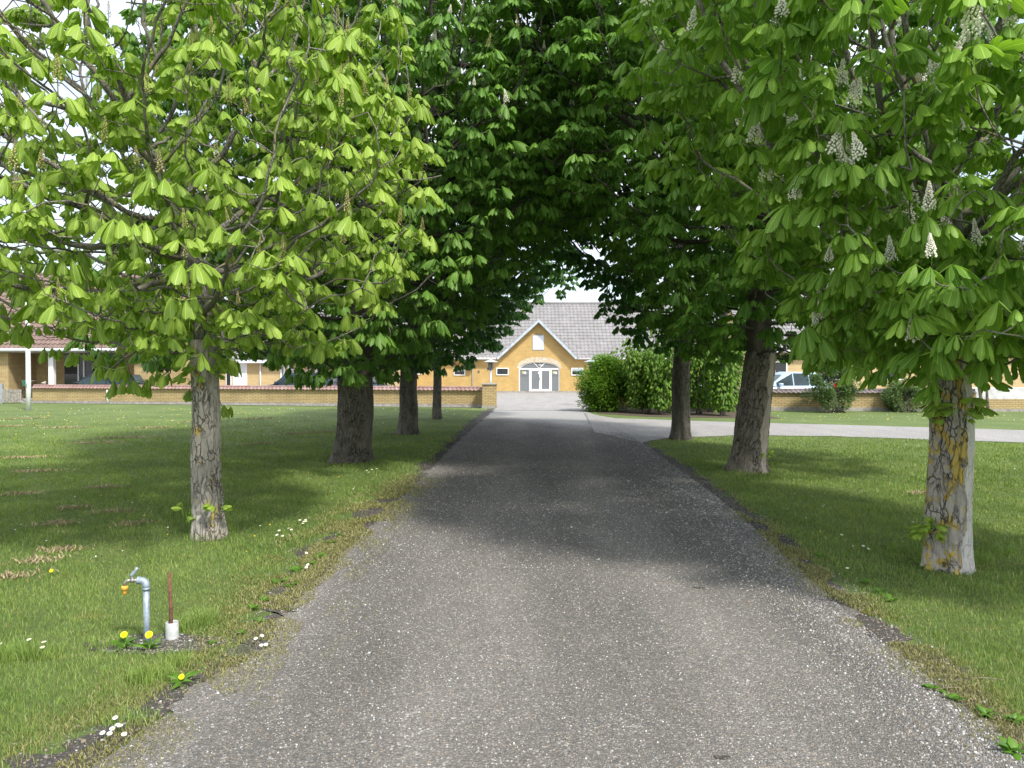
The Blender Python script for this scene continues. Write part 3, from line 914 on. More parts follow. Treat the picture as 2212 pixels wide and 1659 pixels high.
for xe in (hx0 + 0.01, hx1 - 0.21):
    b = MB(); b.add([(xe, YH, hz + .001), (xe, YH + 9, hz + .001), (xe, YH + 4.5, hz + 4.3), (xe + 0.2, YH, hz + .001), (xe + 0.2, YH + 9, hz + .001), (xe + 0.2, YH + 4.5, hz + 4.3)],
          [(0, 2, 1), (3, 4, 5), (0, 3, 5, 2), (1, 2, 5, 4)])
    b.build('gable_end', M['brick'], house)
b = MB(); b.tube([(hx0 - 0.4, YH - 0.52, hz + 0.02), (hx1 + 0.4, YH - 0.52, hz + 0.02)], 0.09, 10); b.build('gutter', M['white_panel'], house, smooth=True)
b = MB(); cx = A(109, 800, YH).x; b.box(cx - 0.14, cx + 0.14, YH + 0.02, YH + 0.3, 0.05, hz - 0.121); b.build('porch_column', M['white'], house, bevel=0.01)
# glazed dark door with its number
gx_0, gx_1 = A(139, 800, YH + 2.5).x, A(250, 800, YH + 2.5).x
b = MB(); b.box(gx_0, gx_1, YH + 2.50, YH + 2.598, 0.06, hz - 0.14); gd = b.build('glazed_door', M['glass_dark'], house)
b = MB()
for px in (170, 182, 215):
    xx = A(px, 800, YH + 2.5).x; b.box(xx - 0.04, xx + 0.04, YH + 2.44, YH + 2.499, 0.06, hz - 0.14)
b.build('mullion', M['white_panel'], gd)
tp = A(155, 777, YH + 2.45)
text_obj('house_number', '108A', 0.30, (tp.x, YH + 2.48, tp.z), (math.pi / 2, 0, 0), M['letter'], house, 0.01)
b = MB(); q = A(153, 797, YH + 2.45); b.box(q.x - 0.38, q.x + 0.38, YH + 2.46, YH + 2.499, q.z - 0.3, q.z + 0.3); b.build('notice_board', M['black'], house)

# ------------------------------------------------------------------ right hand yellow house
YR = 47.0
rh = empty('gabled_house', (0, 0, 0), label='pale yellow brick house with grey roof behind the right-hand garden wall', cat='house')
qx0, qx1 = A(1620, 800, YR).x, A(2330, 800, YR).x
qz = 2.9
b = MB(); b.box(qx0, qx1, YR, YR + 8, 0, qz); b.build('wall', M['brick_pale'], rh)
place_roof('roof', rh, M['tile_grey'], Vector((qx0 - 0.4, YR - 0.5, qz + 0.05)), R(40), qx1 - qx0 + 0.8, 5.8)
place_roof('roof', rh, M['tile_grey'], Vector((qx0 - 0.4, YR - 0.5 + 11.6 * math.cos(R(40)), qz + 0.05)), R(40), qx1 - qx0 + 0.8, 5.8, 0.6, 0.7, face=1)
for xe in (qx0 + 0.01, qx1 - 0.21):
    b = MB(); b.add([(xe, YR, qz + .001), (xe, YR + 8, qz + .001), (xe, YR + 4, qz + 3.4), (xe + 0.2, YR, qz + .001), (xe + 0.2, YR + 8, qz + .001), (xe + 0.2, YR + 4, qz + 3.4)],
          [(0, 2, 1), (3, 4, 5), (0, 3, 5, 2), (1, 2, 5, 4)])
    b.build('gable_end', M['brick_pale'], rh)
b = MB(); b.box(qx0 - 0.4, qx1 + 0.4, YR - 0.5, YR - 0.38, qz - 0.12, qz + 0.04); b.build('fascia', M['white'], rh)
for pa, pb_ in ((1672, 1700), (1790, 1830), (1900, 1950), (2060, 2110)):
    window(rh, A(pa, 800, YR).x, A(pb_, 800, YR).x, YR - 0.01, 1.1, 2.25, glass='glass_dark')

# ------------------------------------------------------------------ garden walls
def garden_wall(name, a, b_, h, label, tiles='tile_cap', plinth=0.14, cap=True, th=0.24, cw=0.30):
    a = Vector((a.x, a.y, 0)); b_ = Vector((b_.x, b_.y, 0))
    d = b_ - a; Ln = d.length; rz = math.atan2(d.y, d.x)
    r_ = empty(name, (0, 0, 0), 0, label=label, cat='wall')
    m = Matrix.Translation(a) @ Matrix.Rotation(rz, 4, 'Z')

    def tb(bld, nm, mat):
        bld.v = [tuple(m @ Vector(v)) for v in bld.v]
        return bld.build(nm, mat, r_)
    q = MB(); q.box(0, Ln, -th / 2, th / 2, plinth, h); tb(q, 'brickwork', M['brick'])
    if plinth: q = MB(); q.box(-0.002, Ln + 0.002, -th / 2 - 0.015, th / 2 + 0.015, 0, plinth); tb(q, 'plinth', M['concrete'])
    if cap:
        s = cw / math.cos(R(28)) * 0.85
        place_roof('coping', r_, M[tiles], m @ Vector((0, -cw * 0.85 + 0.02, h - 0.03)), R(28), Ln, s, 0.20, s, rz=rz, amp=0.035, step=0.012)
        place_roof('coping', r_, M[tiles], m @ Vector((0, cw * 0.85 - 0.02, h - 0.03)), R(28), Ln, s, 0.20, s, face=1, rz=rz, amp=0.035, step=0.012)
        q = MB(); q.tube([(0, 0, h + 0.115), (Ln, 0, h + 0.115)], 0.06, 8); tb(q, 'ridge_tiles', M[tiles])
        q = MB(); q.prism([(0, h - 0.0005), (Ln, h - 0.0005), (Ln, h + 0.10), (0, h + 0.10)], -0.03, 0.03); tb(q, 'mortar_core', M['concrete'])
    return r_


pa = G(1042, 880); pe = G(74, 871)
LW = garden_wall('garden_wall', pe, pa, 0.80, 'long low yellow brick garden wall with red tile coping on the left lawn')
# white pipe down the face
xx = G(230, 873); dirw = (pa - pe).normalized(); nn = Vector((dirw.y, -dirw.x, 0))
t_ = pe + dirw * ((xx - pe).dot(dirw))
b = MB(); b.tube([t_ + nn * 0.17 + Vector((0, 0, 0.0)), t_ + nn * 0.17 + Vector((0, 0, 0.72))], 0.055, 10); b.build('downpipe', M['white'], LW, smooth=True)
pp = G(1057, 882)
pier = empty('brick_pier', (pp.x, pp.y + 0.3, 0), label='square yellow brick gate pier with flat stone cap at the end of the left wall', cat='pier')
b = MB(); b.box(-0.32, 0.32, -0.32, 0.32, 0.13, 1.06); b.build('brickwork', M['brick'], pier)
b = MB(); b.box(-0.335, 0.335, -0.335, 0.335, 0, 0.13); b.build('plinth', M['concrete'], pier)
b = MB(); b.box(-0.37, 0.37, -0.37, 0.37, 1.06, 1.12); b.build('cap', M['concrete'], pier, bevel=0.01)
ra = Vector((3.42, 33.4, 0)); rb_ = G(2105, 889)
RW = garden_wall('garden_wall', ra, rb_, 0.78, 'low yellow brick wall with dark tile coping behind the right-hand bushes', tiles='tile_dark', plinth=0.16)
RW2 = garden_wall('garden_wall', rb_ + Vector((0.02, 0, 0)), rb_ + Vector((9, -0.4, 0)), 0.52, 'short yellow brick wall without coping at the far right', plinth=0.12, cap=False)
wwp = rb_ + Vector((0.3, 2.0, 0))
b = MB(); b.box(wwp.x, wwp.x + 11, wwp.y, wwp.y + 0.25, 0, 0.95)
tag(b.build('rendered_wall', M['render_white'], None, bevel=0.01), 'flaking white rendered wall behind the short brick wall', 'wall')

# white flag pole
fp = G(62, 887)
pole = empty('flagpole', (fp.x, fp.y, 0), label='tall white flagpole standing on the lawn by the tiled house', cat='flagpole')
b = MB(); b.tube([(0, 0, 0), (0, 0, 1.2), (0, 0, 5.5), (0, 0, 9.5)], [0.10, 0.098, 0.08, 0.05], 16); b.build('mast', M['white'], pole, smooth=True)
b = MB(); b.tube([(0.09, -0.06, 1.1), (0.07, -0.05, 5), (0.04, -0.04, 9.4)], 0.006, 5); b.build('halyard', M['zinc'], pole)
b = MB(); b.box(-0.02, 0.02, -0.14, -0.09, 1.0, 1.16); b.build('cleat', M['zinc'], pole)
b = MB(); b.tube([(0, 0, 9.5), (0, 0, 9.56), (0, 0, 9.62)], [0.03, 0.07, 0.02], 12); b.build('finial', M['zinc'], pole, smooth=True)

# picket fence and post
pf = G(6, 872); pg = G(74, 870)
fence = empty('picket_fence', (0, 0, 0), label='low weathered picket fence beside the end of the left wall', cat='fence')
dd_ = pg - pf; nP = 12
b = MB()
for s in (0.25, 0.62):
    for k in range(1):
        a = pf.lerp(pg, 0); c = pg
        b.box(a.x, c.x, a.y + 0.02, a.y + 0.06, s, s + 0.07)
b.build('rail', M['wood_grey'], fence)
for k in range(nP):
    p = pf.lerp(pg, (k + 0.5) / nP)
    b = MB(); b.box(p.x - 0.05, p.x + 0.05, pf.y - 0.01, pf.y + 0.018, 0.06, 0.74 + 0.015 * random.uniform(-1, 1)); b.build('picket', M['wood_grey'], fence)
b = MB(); b.box(pf.x - 0.12, pf.x + 0.02, pf.y - 0.06, pf.y + 0.08, 0, 1.02); b.build('post', M['zinc'], fence, bevel=0.01)

# lamp posts flanking the gate
def lamp_post(px, Y, label):
    p = A(px, 780, Y)
    r_ = empty('lamp_post', (p.x, Y, 0), label=label, cat='lamp', group='mushroom-hatted lamp posts by the gate')
    zt = p.z
    b = MB(); b.tube([(0, 0, 0), (0, 0, zt - 0.42)], 0.05, 12); b.build('post', M['zinc'], r_, smooth=True)
    b = MB(); b.tube([(0, 0, zt - 0.42), (0, 0, zt - 0.38), (0, 0, zt - 0.08)], [0.06, 0.11, 0.10], 16); b.build('lantern', M['glass_grey'], r_, smooth=True)
    b = MB()
    for k in range(4):
        a = k * math.pi / 2 + 0.4
        b.tube([(0.112 * math.cos(a), 0.112 * math.sin(a), zt - 0.40), (0.112 * math.cos(a), 0.112 * math.sin(a), zt - 0.04)], 0.01, 6)
    b.build('stay', M['black'], r_)
    b = MB(); b.tube([(0, 0, zt - 0.05), (0, 0, zt - 0.03), (0, 0, zt + 0.02), (0, 0, zt + 0.08)], [0.36, 0.35, 0.20, 0.03], 28); b.build('hat', M['bluegrey'], r_, smooth=True)
    return r_


lamp_post(1060, 37.0, 'grey lamp post with wide flat hat just behind the brick gate pier')
lamp_post(1277, 37.0, 'wide-hatted lamp showing above the dense hedge bush right of the entrance')


# ------------------------------------------------------------------ cars
def car(name, loc, rz, paint, label, Ln=4.5, hgt=1.52, kind='estate', rails=True):
    r_ = empty(name, loc, rz, label=label, cat='car')
    Wd = 0.86
    # body side outline (x along the car, nose at -x)
    h = hgt
    low = [(-0.5, 0.30), (-0.5, 0.62), (-0.46, 0.72), (-0.34, 0.84), (-0.245, 0.93)]
    tail = 0.5
    body = [(-.5, .30, .72), (-.5, .58, .74), (-.47, .70, .78), (-.36, .83, .84), (-.22, .93, .86), (0.0, .95, .86), (.25, .98, .86), (.46, .99, .82), (.495, .90, .80), (.50, .55, .80), (.49, .30, .78)]
    st_ = 40
    V = []; Fc = []
    def top(x):
        xs = [q[0] for q in body[1:9]]; zs = [q[1] for q in body[1:9]]
        return float(np.interp(x, xs, zs))
    def wid(x):
        return Wd * float(np.interp(x, [-.5, -.44, -.3, .3, .44, .5], [.80, .93, 1, 1, .95, .86]))
    for i in range(st_ + 1):
        x = -0.5 + i / st_
        zt = top(x) if -0.5 < x < 0.5 else (0.6 if x < 0 else 0.88)
        w = wid(x)
        prof = [(-w * .93, .24), (-w, .42), (-w * 1.0, .66), (-w * .96, zt - .05), (-w * .86, zt), (0, zt + .02), (w * .86, zt), (w * .96, zt - .05), (w, .66), (w, .42), (w * .93, .24)]
        V += [(x * Ln, yy, zz) for yy, zz in prof]
    n_ = 11
    for i in range(st_):
        for k in range(n_):
            k2 = (k + 1) % n_
            Fc.append((i * n_ + k, (i + 1) * n_ + k, (i + 1) * n_ + k2, i * n_ + k2))
    Fc.append(tuple(range(n_))); Fc.append(tuple(st_ * n_ + k for k in range(n_ - 1, -1, -1)))
    q = MB(); q.add(V, Fc); q.build('body', paint, r_, smooth=True)
    # cabin: roof and glass
    if kind == 'estate': cab = [(-.235, .95, 0), (-.09, 1.0, .86), (-.02, 1, 1), (.30, 1, .985), (.43, 1, .90), (.485, 1, .02)]
    else: cab = [(-.30, .95, 0), (-.12, 1.0, .84), (-.03, 1, 1), (.22, 1, .97), (.36, 1, .85), (.48, 1, .02)]
    V = []; Fc = []
    zb = 0.92
    for x, ws, hh in cab:
        z = zb + (h - zb) * hh
        wb = Wd * 0.93; wtp = Wd * (0.93 - 0.22 * hh)
        V += [(x * Ln, -wb, zb), (x * Ln, -wtp, z - 0.03 * hh), (x * Ln, -wtp * 0.86, z), (x * Ln, wtp * 0.86, z), (x * Ln, wtp, z - 0.03 * hh), (x * Ln, wb, zb)]
    for i in range(len(cab) - 1):
        for k in range(5):
            Fc.append((i * 6 + k, (i + 1) * 6 + k, (i + 1) * 6 + k + 1, i * 6 + k + 1))
    q = MB(); q.add(V, Fc); q.build('roof', paint, r_, smooth=False, bevel=0.02)
    # side windows, 6 mm proud
    def cz(x):
        return zb + (h - zb) * float(np.interp(x, [c[0] for c in cab], [c[2] for c in cab]))
    cuts = [(-.185, -.03), (-.015, .145), (.16, .30), (.315, .425)] if kind == 'estate' else [(-.22, -.02), (-.005, .17), (.185, .36)]
    for s in (-1, 1):
        for a, c in cuts:
            za, zc = cz(a) - 0.075, cz(c) - 0.075
            z0 = zb + 0.03

            def yy(z, x):
                hh = (z - zb) / (h - zb); hx = max(0.05, (cz(x) - zb) / (h - zb)) 
                f = min(1, (z - zb) / max(0.02, cz(x) - zb))
                return s * (Wd * 0.93 - (Wd * 0.22 * hx) * f + 0.012)
            pts = [(a, z0), (c, z0), (c, max(z0 + .02, zc)), (a, max(z0 + .02, za))]
            vv = [(x * Ln, yy(z, x), z) for x, z in pts]
            vi = [(x * Ln, yy(z, x) - s * 0.03, z) for x, z in pts]
            q = MB(); q.add(vv + vi, [(0, 1, 2, 3) if s < 0 else (3, 2, 1, 0), (4, 7, 6, 5), (0, 4, 5, 1), (1, 5, 6, 2), (2, 6, 7, 3), (3, 7, 4, 0)])
            q.build('side_window', M['car_glass'], r_)
    def screen(i0, i1, nm, sh):
        xa, _, ha = cab[i0]; xb, _, hb = cab[i1]
        za = zb + (h - zb) * ha; zc = zb + (h - zb) * hb
        wa = Wd * (0.93 - 0.22 * ha) * 0.84; wc = Wd * (0.93 - 0.22 * hb) * 0.84
        A_ = Vector((xa * Ln, 0, za)); B_ = Vector((xb * Ln, 0, zc)); d = B_ - A_
        nr = Vector((-d.z, 0, d.x)).normalized() * sh
        A_ = A_ + d * 0.08 + nr; B_ = B_ - d * 0.08 + nr
        q = MB(); q.add([(A_.x, -wa, A_.z), (A_.x, wa, A_.z), (B_.x, wc, B_.z), (B_.x, -wc, B_.z)], [(0, 1, 2, 3)])
        q.build(nm, M['car_glass'], r_)
    screen(0, 1, 'windscreen', 0.02)
    screen(len(cab) - 2, len(cab) - 1, 'rear_window', 0.02)
    for s in (-1, 1):
        q = MB(); q.box(0.455 * Ln, 0.497 * Ln, s * Wd * 0.96 - 0.06, s * Wd * 0.96 + 0.03, 0.66, 1.02); q.build('tail_light', M['red_lens'], r_, bevel=0.02)
        q = MB(); q.box(-0.497 * Ln, -0.44 * Ln, s * Wd * 0.82 - 0.12, s * Wd * 0.82 + 0.06, 0.56, 0.70); q.build('headlight', M['glass_grey'], r_, bevel=0.02)
        q = MB(); q.box(-0.205 * Ln, -0.165 * Ln, min(s * Wd * 1.0, s * Wd * 1.22), max(s * Wd * 1.0, s * Wd * 1.22), 0.93, 1.07); q.build('mirror', paint, r_, bevel=0.03)
        if rails:
            q = MB(); q.tube([(-0.04 * Ln, s * 0.6, h - 0.03), (0.0, s * 0.6, h + 0.035), (0.3 * Ln, s * 0.6, h + 0.035), (0.36 * Ln, s * 0.6, h - 0.04)], 0.016, 6); q.build('roof_rail', M['zinc'], r_, smooth=True)
        for xw in (-0.31, 0.29):
            q = MB(); q.tube([(xw * Ln, s * (Wd - .20), .32), (xw * Ln, s * (Wd + .012), .32)], 0.32, 24)
            w_ = q.build('wheel', M['black'], r_)
            q = MB(); q.tube([(xw * Ln, s * (Wd + .012), .32), (xw * Ln, s * (Wd + .02), .32)], 0.20, 16); q.build('rim', M['zinc'], w_)
    return r_


c1 = A(640, 830, 43.0)
car('parked_car', (c1.x, 43.0, 0.02), R(0), M['car_dark'], 'dark blue-grey estate car with roof rails and red tail light behind the left wall', Ln=4.5, hgt=1.56)
c2 = A(775, 830, 46.5)
car('parked_car', (c2.x, 46.5, 0.02), R(172), M['car_dark'], 'dark car partly hidden behind the thick trunk and the left wall', Ln=4.2, hgt=1.5, kind='hatch', rails=False)
c3 = A(215, 830, 41.6)
car('parked_car', (c3.x, 41.6, 0.02), R(4), M['car_black'], 'black car parked in front of the porch of the tiled house', Ln=4.4, hgt=1.50, kind='estate', rails=False)
c4 = A(1700, 830, 38.0)
car('parked_car', (c4.x, 38.0, 0.02), R(8), M['car_light'], 'light blue car with curved roof behind the right wall by the furrowed trunk', Ln=4.3, hgt=1.62, kind='hatch', rails=False)
c5 = A(1445, 830, 39.0)
car('parked_car', (c5.x, 39.0, 0.02), R(-4), M['car_white'], 'white car showing through the shrubs right of the entrance', Ln=4.3, hgt=1.5, kind='hatch', rails=False)

# ------------------------------------------------------------------ bicycle with a green basket
bp_ = A(84, 845, 41.0)
bike = empty('bicycle', (bp_.x, 41.0, 0.02), R(20), label='bicycle with a green wire basket leaning by the end of the left wall', cat='bicycle')
for wx in (-0.52, 0.52):
    b = MB(); b.tube([(wx + 0.33 * math.cos(t * math.pi / 12), 0, 0.35 + 0.33 * math.sin(t * math.pi / 12)) for t in range(25)], 0.018, 6, caps=False)
    w_ = b.build('wheel', M['black'], bike, smooth=True)
    b = MB()
    for t in range(8):
        b.tube([(wx, 0, 0.35), (wx + 0.32 * math.cos(t * math.pi / 4), 0, 0.35 + 0.32 * math.sin(t * math.pi / 4))], 0.003, 4)
    b.build('spokes', M['zinc'], w_)
b = MB()
for a, c in (((-.52, .35), (-.38, .90)), ((-.38, .90), (.2, .80)), ((-.40, .80), (.02, .32)), ((.02, .32), (.2, .95)), ((.02, .32), (.52, .35)), ((.52, .35), (.2, .80))):
    b.tube([(a[0], 0, a[1]), (c[0], 0, c[1])], 0.016, 6)
b.build('frame', M['car_dark'], bike)
b = MB(); b.tube([(-.38, 0, .9), (-.37, 0, 1.08)], 0.014, 6); b.tube([(-.22, -.30, 1.12), (-.36, -.2, 1.12), (-.37, 0, 1.08), (-.36, .2, 1.12), (-.22, .30, 1.12)], 0.013, 6); b.build('handlebar', M['zinc'], bike, smooth=True)
b = MB(); b.tube([(.10, 0, .99), (.2, 0, 1.0), (.33, 0, 1.01)], [.03, .06, .10], 8); b.build('saddle', M['wood_grey'], bike, smooth=True)
b = MB()
for z in (0.86, 0.93, 1.0, 1.07, 1.14):
    k = 0.11 + (z - .86) * 0.16
    b.tube([(-.60 - k, -k * 1.3, z), (-.60 + k, -k * 1.3, z), (-.60 + k, k * 1.3, z), (-.60 - k, k * 1.3, z), (-.60 - k, -k * 1.3, z)], 0.007, 4)
for t in range(7):
    u = -1 + t / 3
    for s in (-1, 1):
        b.tube([(-.6 + s * .11, u * .14, .86), (-.6 + s * .155, u * .2, 1.14)], 0.005, 4); b.tube([(-.6 + u * .11, s * .14, .86), (-.6 + u * .155, s * .2, 1.14)], 0.005, 4)
b.build('basket', M['green_basket'], bike)

# ------------------------------------------------------------------ standpipe with tap, rusty rod in its collar
p = G(317, 1388)
k_ = p.y / F
sp = empty('water_standpipe', (p.x, p.y, 0), label='galvanised garden standpipe with a tap and yellow hose connector', cat='standpipe')
ht = 0.385
b = MB(); b.tube([(0, 0, -0.1), (0, 0, ht - 0.035)], 0.0185, 18); b.build('pipe', M['galv'], sp, smooth=True)
b = MB(); b.tube([(0, 0, ht - 0.045), (0, 0, ht - 0.035), (0, 0, ht - 0.03)], [0.025, 0.026, 0.0245], 18)
b.tube([(0, 0, ht - 0.04), (0, 0, ht - 0.015), (-0.007, 0, ht + 0.004), (-0.022, 0, ht + 0.014), (-0.042, 0, ht + 0.016), (-0.05, 0, ht + 0.016)], [0.0235, 0.0235, 0.0235, 0.023, 0.022, 0.023], 18)
b.tube([(-0.044, 0, ht + 0.016), (-0.054, 0, ht + 0.016)], 0.025, 18)
b.build('elbow', M['galv'], sp, smooth=True)
b = MB()
b.tube([(-0.054, 0, ht + 0.016), (-0.075, 0, ht + 0.015), (-0.105, 0, ht + 0.015)], [0.012, 0.0125, 0.013], 14)
b.tube([(-0.078, 0, ht + 0.015), (-0.092, 0, ht + 0.015)], 0.018, 6)
b.tube([(-0.100, 0, ht + 0.015), (-0.122, 0, ht + 0.012), (-0.135, 0, ht - 0.002), (-0.138, 0, ht - 0.022)], [0.014, 0.012, 0.0115, 0.0115], 14)
b.tube([(-0.092, 0, ht + 0.02), (-0.092, 0, ht + 0.042)], 0.008, 10)
tap = b.build('tap', M['brass'], sp, smooth=True)
b = MB(); b.tube([(-0.098, 0, ht + 0.040), (-0.088, 0, ht + 0.052), (-0.066, 0, ht + 0.078), (-0.055, 0, ht + 0.098)], [0.012, 0.013, 0.010, 0.010], 8); b.build('lever', M['galv'], tap, smooth=True)
b = MB(); b.tube([(-0.138, 0, ht - 0.020), (-0.138, 0, ht - 0.024), (-0.138, 0, ht - 0.042), (-0.138, 0, ht - 0.046), (-0.138, 0, ht - 0.062), (-0.138, 0, ht - 0.075)], [0.018, 0.021, 0.021, 0.013, 0.012, 0.010], 16); b.build('hose_connector', M['yellow'], sp, smooth=True)
p = G(372, 1380)
rod = empty('rusty_rod', (p.x, p.y, 0), label='rusty brown iron rod standing in the grey pipe collar', cat='rod')
b = MB(); b.tube([(-0.004, 0, -0.1), (-0.008, 0.0, 0.2), (-0.016, 0, 0.435)], [0.0125, 0.0115, 0.0105], 12); b.build('rod', M['rust'], rod, smooth=True)
col = empty('pipe_collar', (p.x, p.y, 0), label='short grey plastic pipe collar round the foot of the rusty rod', cat='pipe')
n_ = 28; V = []; ro, ri = 0.040, 0.036
for z, rr in ((-0.02, ro), (0.108, ro), (0.112, (ro + ri) / 2), (0.108, ri), (-0.02, ri)):
    V += [(rr * math.cos(2 * math.pi * k / n_), rr * math.sin(2 * math.pi * k / n_), z) for k in range(n_)]
Fc = [(r_ * n_ + k, r_ * n_ + (k + 1) % n_, (r_ + 1) * n_ + (k + 1) % n_, (r_ + 1) * n_ + k) for r_ in range(4) for k in range(n_)]
b = MB(); b.add(V, Fc); b.build('collar', M['pvc'], col, smooth=True)
b = MB(); b.tube([(0, 0, 0.03), (0, 0, 0.05)], 0.0355, 20); b.build('fill', M['soil'], col)

# ------------------------------------------------------------------ chestnut leaves
def leaf_template(rg, nl=6, droop=50, lod=0, pet=0.7, curl=0.25, fold=0.42):
    """one palmate leaf; leaflet length 1, twig end of the leaf stalk at the origin, stalk along +x"""
    T = {0: [(0.0, 0.012), (0.28, 0.075), (0.55, 0.155), (0.76, 0.205), (0.91, 0.15), (1.0, 0.0)],
         1: [(0.0, 0.012), (0.45, 0.125), (0.76, 0.21), (1.0, 0.0)],
         2: [(0.0, 0.0), (0.70, 0.26), (1.0, 0.0)]}[lod]
    V, UV, TR = [], [], []
    hub = Vector((pet * 0.92, 0, pet * rg.uniform(0.1, 0.45)))
    if lod < 2:
        w = 0.022
        for (a, z) in ((0, w), (2.1, w), (4.2, w)):
            V.append((0, math.cos(a) * z, math.sin(a) * z)); UV.append((0, 0))
            V.append((hub.x, hub.y + math.cos(a) * z, hub.z + math.sin(a) * z)); UV.append((0, 0))
        TR += [(0, 2, 3), (0, 3, 1), (2, 4, 5), (2, 5, 3), (4, 0, 1), (4, 1, 5)]
    span = R(118 if nl > 5 else 100)
    for k in range(nl):
        f = 0 if nl == 1 else (k / (nl - 1) * 2 - 1)
        az = f * span + rg.uniform(-.1, .1)
        ln = (1 - 0.38 * abs(f) ** 1.5) * rg.uniform(.92, 1.06)
        de = R(droop + rg.uniform(-9, 9))
        d = Vector((math.cos(az) * math.cos(de), math.sin(az) * math.cos(de), -math.sin(de)))
        nrm = Vector((math.cos(az) * math.sin(de), math.sin(az) * math.sin(de), math.cos(de)))
        sd_ = nrm.cross(d)
        tw = rg.uniform(-.25, .25)
        sd_ = (sd_ * math.cos(tw) + nrm * math.sin(tw)).normalized()
        b0 = len(V)
        prev = None
        for t, wd in T:
            c = hub + d * (t * ln) + Vector((0, 0, -curl * t * t * ln)) + nrm * (0.10 * math.sin(t * 3.1) * ln)
            wv = wd * ln
            if wd < 0.005:
                cur = [len(V)]; V.append(tuple(c)); UV.append((0, t))
            else:
                cur = [len(V), len(V) + 1, len(V) + 2]
                V.append(tuple(c - sd_ * wv * .97 - nrm * (fold * wv))); UV.append((-1, t))
                V.append(tuple(c)); UV.append((0, t))
                V.append(tuple(c + sd_ * wv * .97 - nrm * (fold * wv))); UV.append((1, t))
            if prev is not None:
                if len(prev) == 3 and len(cur) == 3:
                    for a in (0, 1):
                        TR += [(prev[a], prev[a + 1], cur[a + 1]), (prev[a], cur[a + 1], cur[a])]
                elif len(prev) == 1 and len(cur) == 3:
                    TR += [(prev[0], cur[1], cur[0]), (prev[0], cur[2], cur[1])]
                elif len(prev) == 3:
                    TR += [(prev[0], prev[1], cur[0]), (prev[1], prev[2], cur[0])]
            prev = cur
    return np.array(V, np.float32), np.array(TR, np.int32), np.array(UV, np.float32)


def leaf_mesh(name, pos, dirs, size, tone, mat, parent, templates, rng, tiltsd=0.25):
    """pos (n,3) leaf attachment, dirs (n,3) outward direction"""
    n = len(pos)
    var = rng.integers(0, len(templates), n)
    Vs, Ts, Us, Ns = [], [], [], []
    off = 0
    h = dirs.copy(); up = np.tile(np.array([0, 0, 1.0]), (n, 1))
    x = h / np.maximum(1e-6, np.linalg.norm(h, axis=1, keepdims=True))
    x[:, 2] = np.clip(x[:, 2], -0.35, 0.55)
    x /= np.linalg.norm(x, axis=1, keepdims=True)
    up = up + rng.normal(0, tiltsd, (n, 3))
    y = np.cross(up, x); y /= np.maximum(1e-6, np.linalg.norm(y, axis=1, keepdims=True))
    z = np.cross(x, y)
    B = np.stack([x, y, z], axis=2) * size[:, None, None]
    for k, (tv, tt, tu) in enumerate(templates):
        idx = np.where(var == k)[0]
        if not len(idx): continue
        v = np.einsum('nij,vj->nvi', B[idx], tv) + pos[idx][:, None, :]
        nv = len(tv)
        t = tt[None] + (np.arange(len(idx)) * nv)[:, None, None] + off
        Vs.append(v.reshape(-1, 3)); Ts.append(t.reshape(-1, 3)); Us.append(np.tile(tu, (len(idx), 1)))
        Ns.append(np.repeat(tone[idx], nv)); off += len(idx) * nv
    return np_mesh(name, np.concatenate(Vs), np.concatenate(Ts), mat, parent, tone=np.concatenate(Ns), uv=np.concatenate(Us))


# ------------------------------------------------------------------ growing branches towards points in the crown
def grow(attr, seeds, sp, step, kill, infl, rng, iters=140):
    pos = [np.array(p, float) for p in seeds]; par = list(sp)
    n_a = len(attr)
    nd = np.full(n_a, 1e9); ni = np.zeros(n_a, int); alive = np.ones(n_a, bool)

    def upd(start):
        P = np.array(pos[start:])
        for c in range(0, len(P), 64):
            D = np.linalg.norm(attr[:, None, :] - P[None, c:c + 64], axis=2)
            j = D.argmin(1); d = D[np.arange(n_a), j]
            m = d < nd
            nd[m] = d[m]; ni[m] = j[m] + start + c
    upd(0)
    alive &= nd > kill
    for it in range(iters):
        m = alive & (nd < infl)
        if not m.any():
            if not alive.any(): break
            m = alive & (nd < nd[alive].min() + step * 2)
        if not m.any(): break
        ids = ni[m]; P = np.array(pos)
        v = attr[m] - P[ids]; v /= np.linalg.norm(v, axis=1, keepdims=True) + 1e-9
        u, inv = np.unique(ids, return_inverse=True)
        S = np.zeros((len(u), 3)); np.add.at(S, inv, v)
        S /= np.linalg.norm(S, axis=1, keepdims=True) + 1e-9
        par_dir = np.array([P[a] - P[par[a]] if par[a] >= 0 else np.array([0, 0, step]) for a in u])
        par_dir /= np.linalg.norm(par_dir, axis=1, keepdims=True) + 1e-9
        S = S + 0.35 * par_dir + rng.normal(0, 0.16, S.shape)
        S /= np.linalg.norm(S, axis=1, keepdims=True) + 1e-9
        start = len(pos)
        for a, s_ in zip(u, S):
            q = P[a] + s_ * step
            pos.append(q); par.append(int(a))
        upd(start)
        na = alive & (nd > kill)
        alive = na
        if len(pos) > 18000: break
    return np.array(pos), np.array(par)


def drive_u(x, y):
    return x - (0.30 + 0.0262 * y)


def tunnel_z(x, y):
    """lowest leaf height over the drive: the clipped arch the avenue leaves open"""
    u = drive_u(x, y)
    return np.interp(u, [-3.6, -2.6, -1.75, -0.6, 0.5, 1.3, 1.9, 2.6], [1.1, 1.5, 2.10, 3.30, 4.30, 3.6, 2.4, 1.5])


def trunk_path(base, top, zt, n_):
    return [base.lerp(top, i / (n_ - 1)) for i in range(n_)]


